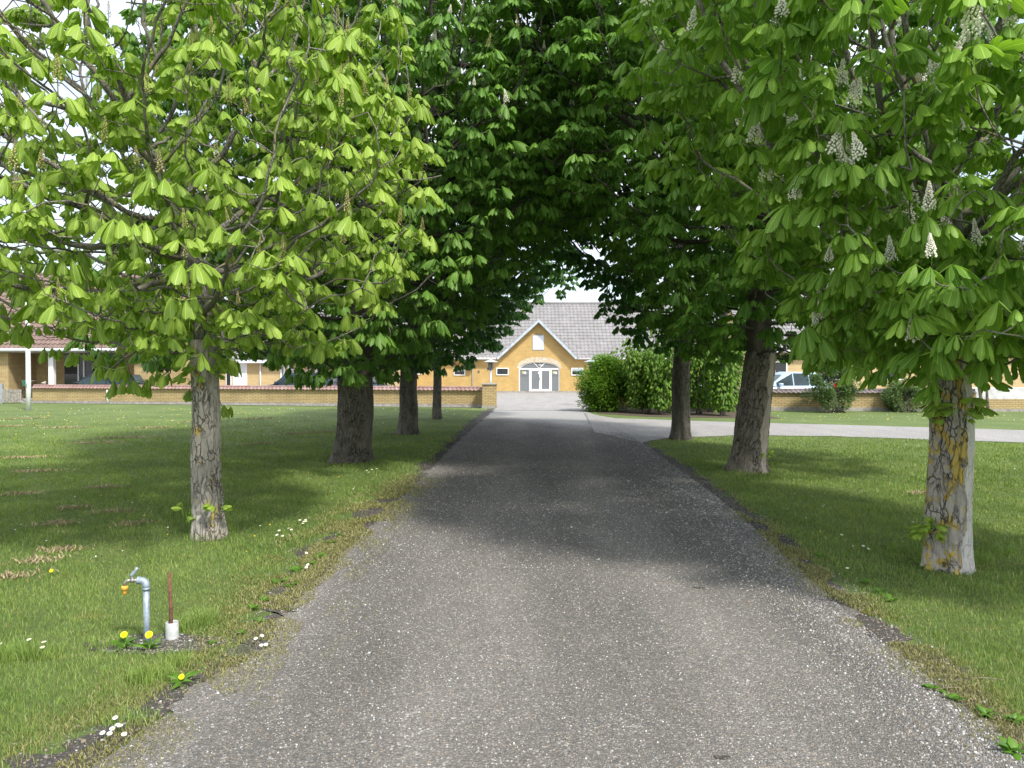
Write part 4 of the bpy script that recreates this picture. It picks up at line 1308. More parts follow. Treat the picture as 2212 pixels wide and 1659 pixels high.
def make_trunk(parent, base, top, r0, r1, mat, res=(96, 150), flare=0.16, twist=0.6, rough=1.0, seed=0, flat=0.1, bare_at=None, bare_w=0.6):
    nu, nv = res
    co = np.zeros((nv, nu, 3)); tone = np.zeros((nv, nu))
    Hh = top.z - base.z
    for j in range(nv):
        t = j / (nv - 1); z = base.z - 0.06 + (Hh + 0.06) * t
        bend = Vector((noise.noise(Vector((seed, z * .9, 1.3))) * 0.05, noise.noise(Vector((seed, z * .9, 7.3))) * 0.05, 0)) * (r0 / 0.2)
        c = base.lerp(top, t) + bend * math.sin(t * math.pi)
        rr = r0 + (r1 - r0) * t ** 0.8 + flare * r0 * 2.2 * math.exp(-max(0, z) / 0.13)
        for i in range(nu):
            th = 2 * math.pi * i / nu
            ts = th + twist * z
            cx, sx = math.cos(ts), math.sin(ts)
            ridge = noise.noise(Vector((cx * 1.3, sx * 1.3, seed + z * 0.25))) * 0.16 + noise.noise(Vector((cx * 3.1, sx * 3.1, seed + z * 0.35))) * 0.07
            ridge *= (1 + 1.2 * math.exp(-max(0, z) / 0.3))
            k = 1 / (r0 * 0 + 0.075)
            P_ = Vector((cx * rr * k, sx * rr * k, z * k * 0.26 + seed))
            wob = noise.noise_vector(P_ * 0.8) * 0.35
            d1 = noise.voronoi(P_ + wob)[0]
            gap = d1[1] - d1[0]
            crack = max(0.0, 1 - gap / 0.12) * min(1, max(.15, .7 + 1.6 * noise.noise(Vector((cx * 1.5, sx * 1.5, z * 1.4 + seed)))))
            fine = noise.noise(Vector((cx * rr * 60, sx * rr * 60, z * 26))) * 0.5 + noise.noise(Vector((cx * rr * 130, sx * rr * 130, z * 60))) * 0.3
            bare = 0.0
            if bare_at is not None:
                da = (th + 0.25 * z * 0 - bare_at + math.pi) % (2 * math.pi) - math.pi
                wv = bare_w + 0.35 * noise.noise(Vector((seed, z * 2.1, 3.0))) + 0.12 * noise.noise(Vector((seed, z * 9, 5.0)))
                bare = min(1, max(0, (wv - abs(da)) / 0.05))
            dsp = (-0.026 * crack + 0.006 * fine) * rough * (1 - 0.85 * bare) + (-0.014 + 0.004 * noise.noise(Vector((cx * rr * 50, sx * rr * 50, z * 4)))) * bare
            r_ = rr * (1 + ridge) * (1 + flat * math.cos(2 * th + seed)) + dsp
            co[j, i] = (c.x + math.cos(th) * r_, c.y + math.sin(th) * r_, z)
            tone[j, i] = bare
    idx = np.arange(nv * nu).reshape(nv, nu)
    a = idx[:-1]; b = np.roll(idx, -1, 1)[:-1]; c_ = np.roll(idx, -1, 1)[1:]; d = idx[1:]
    tri = np.concatenate([np.stack([a, b, c_], -1).reshape(-1, 3), np.stack([a, c_, d], -1).reshape(-1, 3)])
    o = co.reshape(-1, 3) - np.array([parent.location.x, parent.location.y, 0])
    return np_mesh('trunk', o, tri, mat, parent, tone=tone.ravel(), smooth=True)


def limb_mesh(parent, pos, par, rad, mat, sides_of, org):
    ch = [[] for _ in pos]
    for i, p in enumerate(par):
        if p >= 0: ch[p].append(i)
    V = []; T = []
    starts = [(i, None) for i, p in enumerate(par) if p < 0]
    stack = []
    for i, _ in starts: stack.append([i])
    while stack:
        chain = stack.pop()
        cur = chain[-1]
        while ch[cur]:
            nx = max(ch[cur], key=lambda k: rad[k])
            for o_ in ch[cur]:
                if o_ != nx: stack.append([cur, o_])
            chain.append(nx); cur = nx
        if len(chain) < 2: continue
        pts = [Vector(pos[k]) for k in chain]
        rs_ = [rad[k] for k in chain]
        if par[chain[0]] >= 0 or len(chain) > 1: rs_[0] = min(rs_[0], rs_[1] * 1.25)
        n_ = sides_of(rs_[1])
        up = None; b0 = len(V)
        for i, p in enumerate(pts):
            t = (pts[min(i + 1, len(pts) - 1)] - pts[max(i - 1, 0)]).normalized()
            if up is None: up = t.orthogonal().normalized()
            up = (up - t * up.dot(t)).normalized(); w = t.cross(up)
            for k in range(n_):
                a = 2 * math.pi * k / n_
                q = p + (up * math.cos(a) + w * math.sin(a)) * rs_[i]
                V.append((q.x - org[0], q.y - org[1], q.z))
        for i in range(len(pts) - 1):
            for k in range(n_):
                k2 = (k + 1) % n_
                A_, B_, C_, D_ = b0 + i * n_ + k, b0 + i * n_ + k2, b0 + (i + 1) * n_ + k2, b0 + (i + 1) * n_ + k
                T += [(A_, B_, C_), (A_, C_, D_)]
    return np_mesh('branches', np.array(V), np.array(T), mat, parent, smooth=True)


def candle(name, mat, h=0.22, r=0.05, n_=70, seed=1, bs=0.011):
    rg = random.Random(seed)
    b = MB()
    b.tube([(0, 0, -0.05), (0.004, 0, h * .5), (0, 0, h)], [0.004, 0.003, 0.0015], 5, mi=1)
    for k in range(n_):
        t = (k / n_) ** 0.85
        a = k * 2.399
        rr = r * (1 - t) ** 0.8 * rg.uniform(.55, 1.1) + 0.004
        z = 0.03 + t * (h - 0.03)
        s = bs * (1 - 0.45 * t) * rg.uniform(.7, 1.25)
        c = Vector((rr * math.cos(a), rr * math.sin(a), z))
        vs = [c + Vector(q) * s for q in ((1, .1, 0), (-.9, 0, .2), (0, 1, .1), (.1, -1, 0), (0, 0, .9), (.1, 0, -.9))]
        b.add(vs, [(0, 2, 4), (2, 1, 4), (1, 3, 4), (3, 0, 4), (2, 0, 5), (1, 2, 5), (3, 1, 5), (0, 3, 5)])
    me = bpy.data.meshes.new(name)
    me.from_pydata(b.v, [], b.f)
    me.materials.append(mat); me.materials.append(M['leaf_shrub'])
    me.polygons.foreach_set('material_index', b.m)
    me.update()
    return me


CANDLES = [candle('white_candle', M['candle_w'], 0.25, 0.055, 110, s_, 0.0125) for s_ in (1, 2, 3)]
BUDS = [candle('budding_candle', M['candle_b'], 0.22, 0.030, 60, s_, 0.0085) for s_ in (4, 5)]
TPL = {}
for lod in (0, 1, 2):
    for nm, dr, cu in (('umbrella', 60, 0.14), ('open', 44, 0.30), ('half', 55, 0.25)):
        rg_ = random.Random(lod * 10 + dr)
        TPL[nm, lod] = [leaf_template(rg_, nl, dr + k * 3, lod, curl=cu) for k, nl in enumerate((5, 6, 7, 6, 5, 7))]


def chestnut(base, top, r0, r1, label, crown, n_attr, leaf, lsize, form, lod, limb, trunkmat, step=0.22, kill=0.30, infl=1.2,
             seed=1, per=(4, 6), tones=(0.0, 1.0), leader=4.5, trunk_kw={}, density=1.0, flowers=None, gap=0.0, clip=None, low_leaves=0.0, extra=None, dead=None):
    rng = np.random.default_rng(seed)
    t = empty('chestnut_tree', (base.x, base.y, 0), label=label, cat='tree', group='horse chestnuts lining the drive')
    org = (base.x, base.y)
    make_trunk(t, base, top, r0, r1, trunkmat, seed=seed * 3.7, **trunk_kw)
    # attraction points in a union of ellipsoids, more of them near the outside
    pts = []
    tot = sum(c[3] * c[4] * c[5] for c in crown)
    for (cx, cy, cz, rx, ry, rz) in crown:
        k = int(n_attr * rx * ry * rz / tot * 1.6) + 20
        d = rng.normal(size=(k, 3)); d /= np.linalg.norm(d, axis=1, keepdims=True)
        rr = rng.random(k) ** (1 / 4.2)
        pts.append(np.array([cx, cy, cz]) + d * rr[:, None] * np.array([rx, ry, rz]))
    A_ = np.concatenate(pts)
    zmin = tunnel_z(A_[:, 0], A_[:, 1]) + 0.25
    keep = A_[:, 2] > zmin
    if clip is not None: keep &= clip(A_)
    if gap > 0:
        g = np.array([noise.noise(Vector((p[0] * .75, p[1] * .75, p[2] * .9)) + Vector((seed, 0, 0))) for p in A_])
        keep &= g > (-0.35 + gap)
    A_ = A_[keep]
    if len(A_) > n_attr: A_ = A_[rng.permutation(len(A_))[:n_attr]]
    # the leader
    nseg = max(3, int((leader - top.z) / step))
    seeds = [(top.x, top.y, top.z - 0.12)]; sp_ = [-1]
    dirl = (top - base).normalized()
    px, py = top.x, top.y
    cxm, cym = crown[0][0], crown[0][1]
    for i in range(nseg):
        f = (i + 1) / nseg
        px += dirl.x * step * .4 + (cxm - px) * 0.05 + rng.normal(0, .02); py += dirl.y * step * .4 + (cym - py) * 0.05 + rng.normal(0, .02)
        seeds.append((px, py, top.z - 0.12 + step * (i + 1))); sp_.append(i)
    pos, par = grow(A_, seeds, sp_, step, kill, infl, rng)
    n_ = len(pos)
    nch = np.zeros(n_, int)
    for p in par:
        if p >= 0: nch[p] += 1
    cnt = np.zeros(n_)
    for i in range(n_ - 1, -1, -1):
        if nch[i] == 0: cnt[i] += 1
        if par[i] >= 0: cnt[par[i]] += cnt[i]
    rt = 0.0055
    e = math.log(max(1.01, r1 * 0.92 / rt)) / math.log(max(2, cnt[0]))
    rad = rt * np.maximum(cnt, 1) ** e
    # leaf shoots: a short upturned twig at tips and along thin wood
    P, D, S, TN = [], [], [], []
    tips = []
    tw_pos, tw_par, tw_rad = list(map(tuple, pos)), list(par), list(rad)
    for i in range(n_):
        thin = cnt[i] <= 4
        if not thin or rng.random() > density * (1.0 if nch[i] == 0 else 0.55): continue
        d = pos[i] - pos[par[i]] if par[i] >= 0 else np.array([0, 0, 1.0])
        d = d / (np.linalg.norm(d) + 1e-9)
        if nch[i]:
            s_ = rng.normal(0, 1, 3); s_ -= d * s_.dot(d); s_ /= np.linalg.norm(s_) + 1e-9
            d = d * 0.3 + s_
        d = d + np.array([0, 0, 0.55]); d /= np.linalg.norm(d)
        L_ = rng.uniform(0.06, 0.20)
        mid = pos[i] + d * L_ * 0.5
        end = pos[i] + d * L_ + np.array([0, 0, 0.03])
        if end[2] < tunnel_z(end[0], end[1]) - 0.1 and low_leaves == 0: continue
        j0 = len(tw_pos)
        tw_pos += [tuple(mid), tuple(end)]; tw_par += [i, j0]; tw_rad += [rt * .95, rt * .8]
        if dead is not None and rng.random() < dead(end): continue
        tips.append((end, d, nch[i] == 0))
        k = rng.integers(per[0], per[1] + 1)
        a0 = rng.uniform(0, 6.28)
        base_t = rng.random()
        for q in range(k):
            a = a0 + 2 * math.pi * q / k + rng.normal(0, .2)
            o_ = np.array([math.cos(a), math.sin(a), 0.12]) + d * 0.35
            P.append(end - d * rng.uniform(0, .05)); D.append(o_)
            S.append(lsize * min(1.55, max(.55, rng.normal(1.0, .25)))); TN.append(np.clip(base_t * 0.55 + rng.random() * 0.45, 0, 1))
    limb_mesh(t, tw_pos, tw_par, tw_rad, limb, lambda r_: 14 if r_ > .06 else (8 if r_ > .02 else (5 if r_ > .008 else 4)), org)
    P = np.array(P); P2 = P - np.array([org[0], org[1], 0])
    tn = np.array(TN) * (tones[1] - tones[0]) + tones[0]
    leaf_mesh('crown', P2, np.array(D), np.array(S), tn, leaf, t, TPL[form, lod], rng)
    if extra is not None:     # shoots low on the trunk
        for nm, cpt, rr, k, *sz in extra:
            c = np.array(cpt); q = rng.normal(0, 1, (k, 3)); q /= np.linalg.norm(q, axis=1, keepdims=True)
            q *= rng.random((k, 1)) ** .5 * np.array(rr)
            dd = q.copy(); dd[:, 2] = .1
            leaf_mesh(nm, c + q - np.array([org[0], org[1], 0]), dd, np.full(k, sz[0] if sz else 0.105) * rng.uniform(.8, 1.3, k), rng.random(k), leaf if nm == 'shoot' else M['leaf_young'], t, TPL[form if nm == 'shoot' else 'umbrella', min(lod, 1)], rng)
    if flowers:
        meshes, num, sc, test = flowers
        cand = [q for q in tips if q[2] and test(q[0])]
        cand.sort(key=lambda q: (q[0] - np.array([base.x, base.y, 0])).dot([.35, -.85, .45]) * -1 + rng.normal(0, .55))
        for i, (end, d, _) in enumerate(cand[:num]):
            o = link('flower_spike', meshes[i % len(meshes)], t)
            o.location = (end[0] - org[0], end[1] - org[1], end[2] + 0.09)
            o.rotation_euler = (rng.normal(0, .13), rng.normal(0, .13), rng.uniform(0, 6))
            k_s = sc * rng.uniform(.55, 1.2); o.scale = (k_s * rng.uniform(.7, 1.1), k_s * rng.uniform(.7, 1.1), k_s)
    print('tree', label[:30], 'nodes', n_, 'leaves', len(P), 'tips', len(tips))
    return t


def facing(xc, yc):
    return lambda q: (q[1] < yc + 0.5) and (abs(q[0]) < 0.68 * q[1]) and q[1] > 2.2 and (q[2] - 1.75) / q[1] < 0.50


# left row
b = G(447, 1163)
chestnut(b, A(443, 735, b.y) , 0.150, 0.125, 'nearest left chestnut with pale young drooping leaves and grey plated trunk',
         [(b.x - 0.75, b.y + 0.2, 4.6, 2.95, 2.9, 3.1), (b.x - 2.2, b.y - 0.6, 3.6, 2.4, 2.2, 1.8), (b.x + .75, b.y - .3, 3.5, 1.75, 1.6, 1.3), (b.x - .5, b.y, 2.7, 2.7, 2.3, 1.1), (b.x - .45, b.y + .5, 1.95, .75, .6, .7), (b.x + .7, b.y + .5, 2.2, .8, .6, .6)], 4300, M['leaf_young'], 0.148, 'umbrella', 0, M['limb'], M['bark_L1'],
         dead=lambda e: .42 * (e[0] < b.x - .8) * (e[2] > 3.0), seed=3, leader=3.3, step=0.16, kill=0.185, per=(4, 6), trunk_kw=dict(res=(150, 300), flare=.10, twist=.15), flowers=(BUDS, 98, .95, facing(b.x, b.y)), gap=0.10, density=0.60,
         clip=lambda A_: (A_[:, 2] > np.where(A_[:, 0] < b.x, 1.42 + 0.62 * np.maximum(0, b.x - .85 - A_[:, 0]), 1.85) + .16 * np.maximum(0, b.y - A_[:, 1]) * (A_[:, 0] < b.x - .9)) & (A_[:, 1] > 3.4),
         extra=[('sucker', (b.x - .2, b.y - .05, .26), (.11, .1, .13), 9), ('sucker', (b.x + .14, b.y - .12, .30), (.08, .06, .04), 3), ('sucker', (b.x - .02, b.y - .10, 1.72), (.2, .12, .16), 26), ('shoot', (b.x - .1, b.y - .22, 2.15), (.55, .25, .32), 60, .135)])
b2 = G(760, 997)
chestnut(b2, A(768, 790, b2.y), 0.335, 0.27, 'second left chestnut with thick dark trunk leaning beside the drive',
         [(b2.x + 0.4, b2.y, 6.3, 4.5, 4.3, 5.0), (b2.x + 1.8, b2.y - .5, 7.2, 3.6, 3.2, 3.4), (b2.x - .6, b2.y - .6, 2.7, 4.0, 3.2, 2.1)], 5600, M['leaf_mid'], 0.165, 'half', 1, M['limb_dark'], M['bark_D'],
         seed=5, leader=4.5, step=0.23, kill=0.28, infl=1.4, per=(5, 7), trunk_kw=dict(res=(110, 160), twist=.9, flare=.12), flowers=(BUDS[:1] + CANDLES, 46, .9, facing(b2.x, b2.y - 2)), extra=[('shoot', (b2.x + .1, b2.y - .6, 1.8), (1.2, .4, .36), 110, .155)],
         clip=lambda A_: A_[:, 2] > np.where(A_[:, 0] < b2.x - .35, 1.85, 1.45))
b3 = G(882, 938)
chestnut(b3, A(884, 790, b3.y), 0.255, 0.215, 'third left chestnut with dark trunk between the thick one and the slim one',
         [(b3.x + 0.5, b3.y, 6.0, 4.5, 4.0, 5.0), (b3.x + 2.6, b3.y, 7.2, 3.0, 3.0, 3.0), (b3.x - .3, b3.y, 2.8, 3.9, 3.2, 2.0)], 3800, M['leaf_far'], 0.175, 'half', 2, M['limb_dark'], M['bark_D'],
         seed=7, leader=4.5, step=0.27, kill=0.32, infl=1.5, per=(5, 7), trunk_kw=dict(res=(64, 90), twist=.3, flare=.08), clip=lambda A_: A_[:, 2] > 1.6)
b4 = G(944, 906)
chestnut(b4, A(945, 790, b4.y), 0.165, 0.14, 'farthest left chestnut with slim grey trunk near the brick pier',
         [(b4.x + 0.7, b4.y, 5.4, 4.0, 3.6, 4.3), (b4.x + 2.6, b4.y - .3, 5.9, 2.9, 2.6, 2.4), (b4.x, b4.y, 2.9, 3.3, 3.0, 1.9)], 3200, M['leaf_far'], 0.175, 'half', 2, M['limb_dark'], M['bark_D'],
         seed=9, leader=4.2, step=0.27, kill=0.32, infl=1.5, per=(5, 7), trunk_kw=dict(res=(48, 70), twist=.1, flare=.05), clip=lambda A_: A_[:, 2] > 1.75)
# right row
q1 = G(2048, 1228)
chestnut(q1, A(2052, 700, q1.y), 0.185, 0.150, 'nearest right chestnut with yellow lichen on its trunk and white flower candles',
         [(q1.x + .2, q1.y + .2, 4.6, 3.0, 2.9, 3.2), (q1.x + .3, q1.y - .5, 2.6, 2.3, 2.0, 1.5), (q1.x + .5, q1.y - .3, 2.0, 2.1, 1.7, .8)], 3400, M['leaf_sun'], 0.158, 'open', 0, M['limb'], M['bark_R1'],
         dead=lambda e: .55 * (e[0] > q1.x - .5) * (e[2] > 4.3), seed=12, leader=3.0, step=0.17, kill=0.21, per=(4, 6), density=.9, trunk_kw=dict(res=(150, 300), flare=.05, twist=.1, bare_at=-0.45, bare_w=.95), flowers=(CANDLES, 98, 1.08, facing(q1.x, q1.y)), gap=0.0,
         clip=lambda A_: (A_[:, 2] > 1.48 + 0.30 * np.clip(q1.x - .6 - A_[:, 0], 0, 5)) & (A_[:, 1] > 3.3),
         extra=[('sucker', (q1.x - .02, q1.y - .17, 1.36), (.19, .08, .14), 34), ('sucker', (q1.x - .19, q1.y - .02, .30), (.05, .07, .12), 14), ('shoot', (q1.x - .1, q1.y - .35, 2.35), (.85, .35, .5), 110, .155), ('shoot', (q1.x, q1.y - .32, 1.85), (1.0, .3, .33), 80, .15)])
q2 = G(1614, 1018)
chestnut(q2, A(1642, 760, q2.y), 0.285, 0.235, 'second right chestnut with leaning furrowed trunk and twisted grain',
         [(q2.x - 0.2, q2.y, 6.4, 4.0, 3.9, 4.9), (q2.x - 1.5, q2.y - .2, 6.9, 2.9, 3.0, 3.2), (q2.x + 1.0, q2.y, 2.7, 3.1, 2.9, 2.1)], 4600, M['leaf_mid'], 0.165, 'open', 1, M['limb_dark'], M['bark_R2'],
         seed=14, leader=4.5, step=0.23, kill=0.28, infl=1.4, per=(5, 7), trunk_kw=dict(res=(120, 190), twist=-1.0, flare=.10, rough=1.3, bare_at=-0.9, bare_w=.30), flowers=(CANDLES, 40, .9, facing(q2.x, q2.y - 1.5)),
         clip=lambda A_: A_[:, 2] > np.where(A_[:, 0] > q2.x + .3, 1.4, 1.8), extra=[('sucker', (q2.x + .30, q2.y - .2, .30), (.16, .1, .1), 9)])
q3 = G(1470, 950)
chestnut(q3, A(1474, 715, q3.y), 0.225, 0.215, 'third right chestnut with straight dark trunk by the pale side road',
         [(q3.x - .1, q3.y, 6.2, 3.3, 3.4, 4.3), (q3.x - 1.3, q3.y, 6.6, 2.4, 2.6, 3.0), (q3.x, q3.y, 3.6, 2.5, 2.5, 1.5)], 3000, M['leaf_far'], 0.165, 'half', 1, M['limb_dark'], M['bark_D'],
         seed=16, leader=4.5, step=0.25, kill=0.30, infl=1.5, per=(5, 7), trunk_kw=dict(res=(80, 130), twist=.2, flare=.12), clip=lambda A_: A_[:, 2] > 2.2)


# ------------------------------------------------------------------ hedge bush, coppiced saplings, wall shrubs
def simple_leaf(rg, w=0.45, fold=0.25):
    V = [(0, 0, 0), (.5, -w / 2, .05), (.5, 0, 0.05 + fold * .3), (.5, w / 2, .05), (1, 0, -.08)]
    T = [(0, 1, 2), (0, 2, 3), (1, 4, 2), (2, 4, 3)]
    return np.array(V, np.float32), np.array(T, np.int32), np.zeros((5, 2), np.float32)


SIMPLE = [simple_leaf(None, .45), simple_leaf(None, .6), simple_leaf(None, .35)]


def shrub(name, label, cx, cy, rx, ry, h, nleaf, ls, mat, stems=14, seed=1, cat='shrub', group=None, z0=0.1, fan=0.8, lumps=26, tpl=None, hollow=0.0, lean=0.0):
    rng = np.random.default_rng(seed)
    r_ = empty(name, (cx, cy, 0), label=label, cat=cat, group=group)
    # overlapping lumps give an uneven outline
    a = rng.uniform(0, 6.28, lumps); rr = rng.random(lumps) ** .5 * .72; zz = rng.uniform(z0 + .15, 1, lumps)
    wz = np.sin(np.clip(zz, 0.05, .95) * math.pi) ** .45
    L_ = np.stack([np.cos(a) * rr * rx * wz + lean * zz, np.sin(a) * rr * ry * wz, zz * h * .86], 1)
    lr = rng.uniform(.24, .42, lumps) * min(rx, ry, h * .7)
    k = rng.integers(0, lumps, nleaf)
    d = rng.normal(size=(nleaf, 3)); d /= np.linalg.norm(d, axis=1, keepdims=True)
    P = L_[k] + d * (lr[k] * rng.random(nleaf) ** .33)[:, None]
    m = (P[:, 2] > z0 * h * .5)
    P = P[m]; d = d[m]
    n_ = len(P)
    D = d + rng.normal(0, .6, d.shape); D[:, 2] = D[:, 2] * .6
    base_t = rng.random(lumps)[k][m]
    b = MB()
    rg = random.Random(seed)
    for s in range(stems):
        j = rng.integers(0, lumps); e = L_[j]
        st_ = Vector((rg.uniform(-1, 1) * rx * .3, rg.uniform(-1, 1) * ry * .3, 0))
        mid = Vector(((st_.x + e[0]) / 2 + rg.uniform(-.08, .08), (st_.y + e[1]) / 2, e[2] * .45))
        b.tube([st_, mid, Vector(e)], [0.016 + .004 * h, .012 + .003 * h, .005], 5, caps=False)
    b.build('stems', M['limb'], r_, smooth=True)
    leaf_mesh('foliage', P, D, ls * rng.uniform(.7, 1.25, n_), np.clip(base_t * .6 + rng.random(n_) * .4, 0, 1), mat, r_, tpl or SIMPLE, rng, tiltsd=.5)
    return r_


Yh = 31.6
hb = A(1312, 890, Yh)
shrub('hedge_bush', 'dense rounded light green bush at the right of the courtyard entrance', hb.x, Yh + .4, 1.42, 1.3, 2.35, 26000, .11, M['leaf_shrub'], seed=21, z0=.02, lumps=60, cat='bush')
sap = [(1385, 30.6, 3.0, .9, 11, 'leafy chestnut coppice right behind the dense bush'), (1425, 29.6, 2.6, .8, 12, 'fan of thin leafy shoots left of the straight dark trunk'), (1445, 31.5, 4.2, 1.1, 13, 'tall light green sapling clump rising behind the straight dark trunk'),
       (1400, 31.0, 2.9, 1.2, 17, 'broad low clump between the dense bush and the straight dark trunk'), (1535, 31.4, 3.0, 1.2, 18, 'broad clump filling the bed between the straight and the furrowed trunks'),
       (1510, 30.0, 3.2, .9, 14, 'sapling clump just right of the straight dark trunk'), (1560, 29.0, 2.9, .8, 15, 'sapling clump close to the furrowed leaning trunk'), (1575, 32.0, 3.9, 1.0, 16, 'taller sapling clump behind the furrowed leaning trunk')]
for px, Y, h, w, sd_, lab in sap:
    p = A(px, 890, Y)
    rng = np.random.default_rng(sd_)
    r_ = empty('chestnut_sapling', (p.x, Y, 0), label=lab, cat='sapling', group='young chestnut shoots in the bed')
    P, D = [], []
    for s in range(9):
        a = rng.uniform(0, 6.28); lean = rng.uniform(.25, 1.0) * w
        hh = h * rng.uniform(.65, 1)
        e = Vector((math.cos(a) * lean, math.sin(a) * lean * .7, hh))
        pts = [Vector((math.cos(a) * .1, math.sin(a) * .1, 0)), Vector((e.x * .35 + rng.normal(0, .05), e.y * .35, hh * .4)), Vector((e.x * .75, e.y * .75, hh * .75)), e]
        b = MB(); b.tube(pts, [.02, .016, .011, .006], 5, caps=False); b.build('stem', M['limb'], r_, smooth=True)
        for t in np.linspace(.12, 1, 13):
            k = t * 3; i = min(2, int(k)); c = pts[i].lerp(pts[i + 1], k - i)
            for q in range(8):
                aa = rng.uniform(0, 6.28); rr = rng.uniform(0, .38)
                o = Vector((math.cos(aa), math.sin(aa), rng.uniform(-.3, .4)))
                P.append(np.array(c + o * rr)); D.append(np.array((o.x, o.y, .1)))
    P = np.array(P); D = np.array(D)
    leaf_mesh('foliage', P, D, .135 * rng.uniform(.7, 1.3, len(P)), rng.random(len(P)), M['leaf_shrub'], r_, TPL['half', 1], rng)
for px, Y, rx, h, n_, sd_, lab in ((1797, 31.2, 1.55, 2.15, 14000, 31, 'grey-green bush in front of the right wall between the two gaps'), (1950, 31.6, 1.2, 1.4, 7000, 32, 'dark twiggy bush against the right wall beside the lichened trunk'),
                                   (1630, 32.0, .6, 1.2, 2500, 33, 'small bush against the right wall behind the furrowed trunk')):
    p = A(px, 890, Y)
    shrub('wall_shrub', lab, p.x, Y, rx, .8, h, n_, .085, M['leaf_dull'], seed=sd_, z0=.02, lumps=34, stems=26)
p = A(2128, 885, 31.2)
tr = empty('small_tree', (p.x, 31.2, 0), label='small bare-stemmed tree by the end of the right wall', cat='tree')
b = MB(); b.tube([(-.12, 0, 0), (-.16, 0, .5), (-.25, 0, 1.0), (-.1, 0, 1.7)], [.08, .07, .06, .04], 8); b.build('trunk', M['limb'], tr, smooth=True)
b = MB(); b.tube([(.12, 0, 0), (.14, .1, .6), (.1, .1, 1.2), (.3, 0, 1.8)], [.07, .055, .05, .03], 8); b.build('trunk', M['limb'], tr, smooth=True)
rng = np.random.default_rng(5); P = rng.normal(0, .55, (1800, 3)) + np.array([0, 0, 2.2]); P = P[P[:, 2] > 1.25]
leaf_mesh('crown', P, rng.normal(0, 1, P.shape), .10 * rng.uniform(.7, 1.3, len(P)), rng.random(len(P)), M['leaf_dull'], tr, SIMPLE, rng, tiltsd=.5)
# bed of soil under the hedge
bd = MB(); bd.add([(3.45, 33.2, .006), (3.45, 30.2, .006), (5.0, 28.3, .006), (9.6, 27.2, .006), (9.9, 33.0, .006)], [(0, 1, 2, 3, 4)])
tag(bd.build('planting_bed', M['soil_bed']), kind='structure')
# trees far behind the houses
def far_tree(x, y, h, w, lab, sd_):
    rng = np.random.default_rng(sd_)
    t = empty('background_tree', (x, y, 0), label=lab, cat='tree', group='trees behind the houses')
    b = MB(); b.tube([(0, 0, 0), (.1, 0, h * .4), (0, .1, h * .8)], [.3, .22, .08], 8); b.build('trunk', M['limb'], t, smooth=True)
    L_ = rng.normal(0, 1, (40, 3)); L_ /= np.linalg.norm(L_, axis=1, keepdims=True); L_ *= np.array([w, w, h * .33]) * rng.random((40, 1)) ** .4 * .8; L_[:, 2] += h * .62
    k = rng.integers(0, 40, 9000); P = L_[k] + rng.normal(0, 1, (9000, 3)) * w * .13
    leaf_mesh('crown', P, rng.normal(0, 1, P.shape), .34 * rng.uniform(.6, 1.3, 9000), rng.random(40)[k], M['leaf_far'], t, SIMPLE, rng, tiltsd=.6)


far_tree(-28, 66, 9, 3.6, 'green tree rising behind the tiled house', 1)
far_tree(34, 62, 11, 4.5, 'green tree rising behind the gabled house', 2)
far_tree(44, 58, 9, 4.0, 'lower green tree at the far right edge behind the gabled house', 3)

# ------------------------------------------------------------------ grass blades, stones, weeds, flowers
PIPE = G(345, 1392)


def lawn_prob(x, y):
    xl = edge_x(VL, y) + 0.10 * np.sin(y * 3.1) + 0.05 * np.sin(y * 11.0)
    xr = edge_x(VR[:-1], y) + 0.06 * np.sin(y * 4.3)
    pl_ = np.clip((xl - x) / 0.35 + 0.45, 0, 1) * (x < 0.5)
    pr_ = np.clip((x - xr) / 0.18 + 0.30, 0, 1) * (x > 0.5)
    p_ = np.maximum(pl_, pr_)
    ne = np.interp(x, [q.x for q in near_e], [q.y for q in near_e])
    p_ = np.where((x > near_e[0].x - .3) & (y > ne - 0.12), 0, p_)
    d = ((x - PIPE.x) / 0.42) ** 2 + ((y - PIPE.y) / 0.16) ** 2
    return p_ * np.where(d < 1, 0.10, 1)


def blades(n_, x, y, h, w, tone, lean, rng, z0=0.0):
    a = rng.uniform(0, 2 * math.pi, n_)
    la = rng.uniform(0, 2 * math.pi, n_); ll = lean * h * rng.random(n_)
    dx, dy = np.cos(a) * w / 2, np.sin(a) * w / 2
    lx, ly = np.cos(la) * ll, np.sin(la) * ll
    V = np.zeros((n_, 5, 3))
    V[:, 0] = np.stack([x - dx, y - dy, np.full(n_, z0 - .004)], 1); V[:, 1] = np.stack([x + dx, y + dy, np.full(n_, z0 - .004)], 1)
    V[:, 2] = np.stack([x - dx * .8 + lx * .35, y - dy * .8 + ly * .35, z0 + h * .6], 1); V[:, 3] = np.stack([x + dx * .8 + lx * .35, y + dy * .8 + ly * .35, z0 + h * .6], 1)
    V[:, 4] = np.stack([x + lx, y + ly, z0 + h * .98], 1)
    T = np.array([(0, 1, 3), (0, 3, 2), (2, 3, 4)])[None] + (np.arange(n_) * 5)[:, None, None]
    return V.reshape(-1, 3), T.reshape(-1, 3), np.repeat(tone, 5)


def cat_mesh(name, parts, mat, parent=None, **kw):
    off = 0; Vs, Ts, Ns = [], [], []
    for v, t, n_ in parts:
        Vs.append(v); Ts.append(t + off); Ns.append(n_); off += len(v)
    return np_mesh(name, np.concatenate(Vs), np.concatenate(Ts), mat, parent, tone=np.concatenate(Ns), **kw)


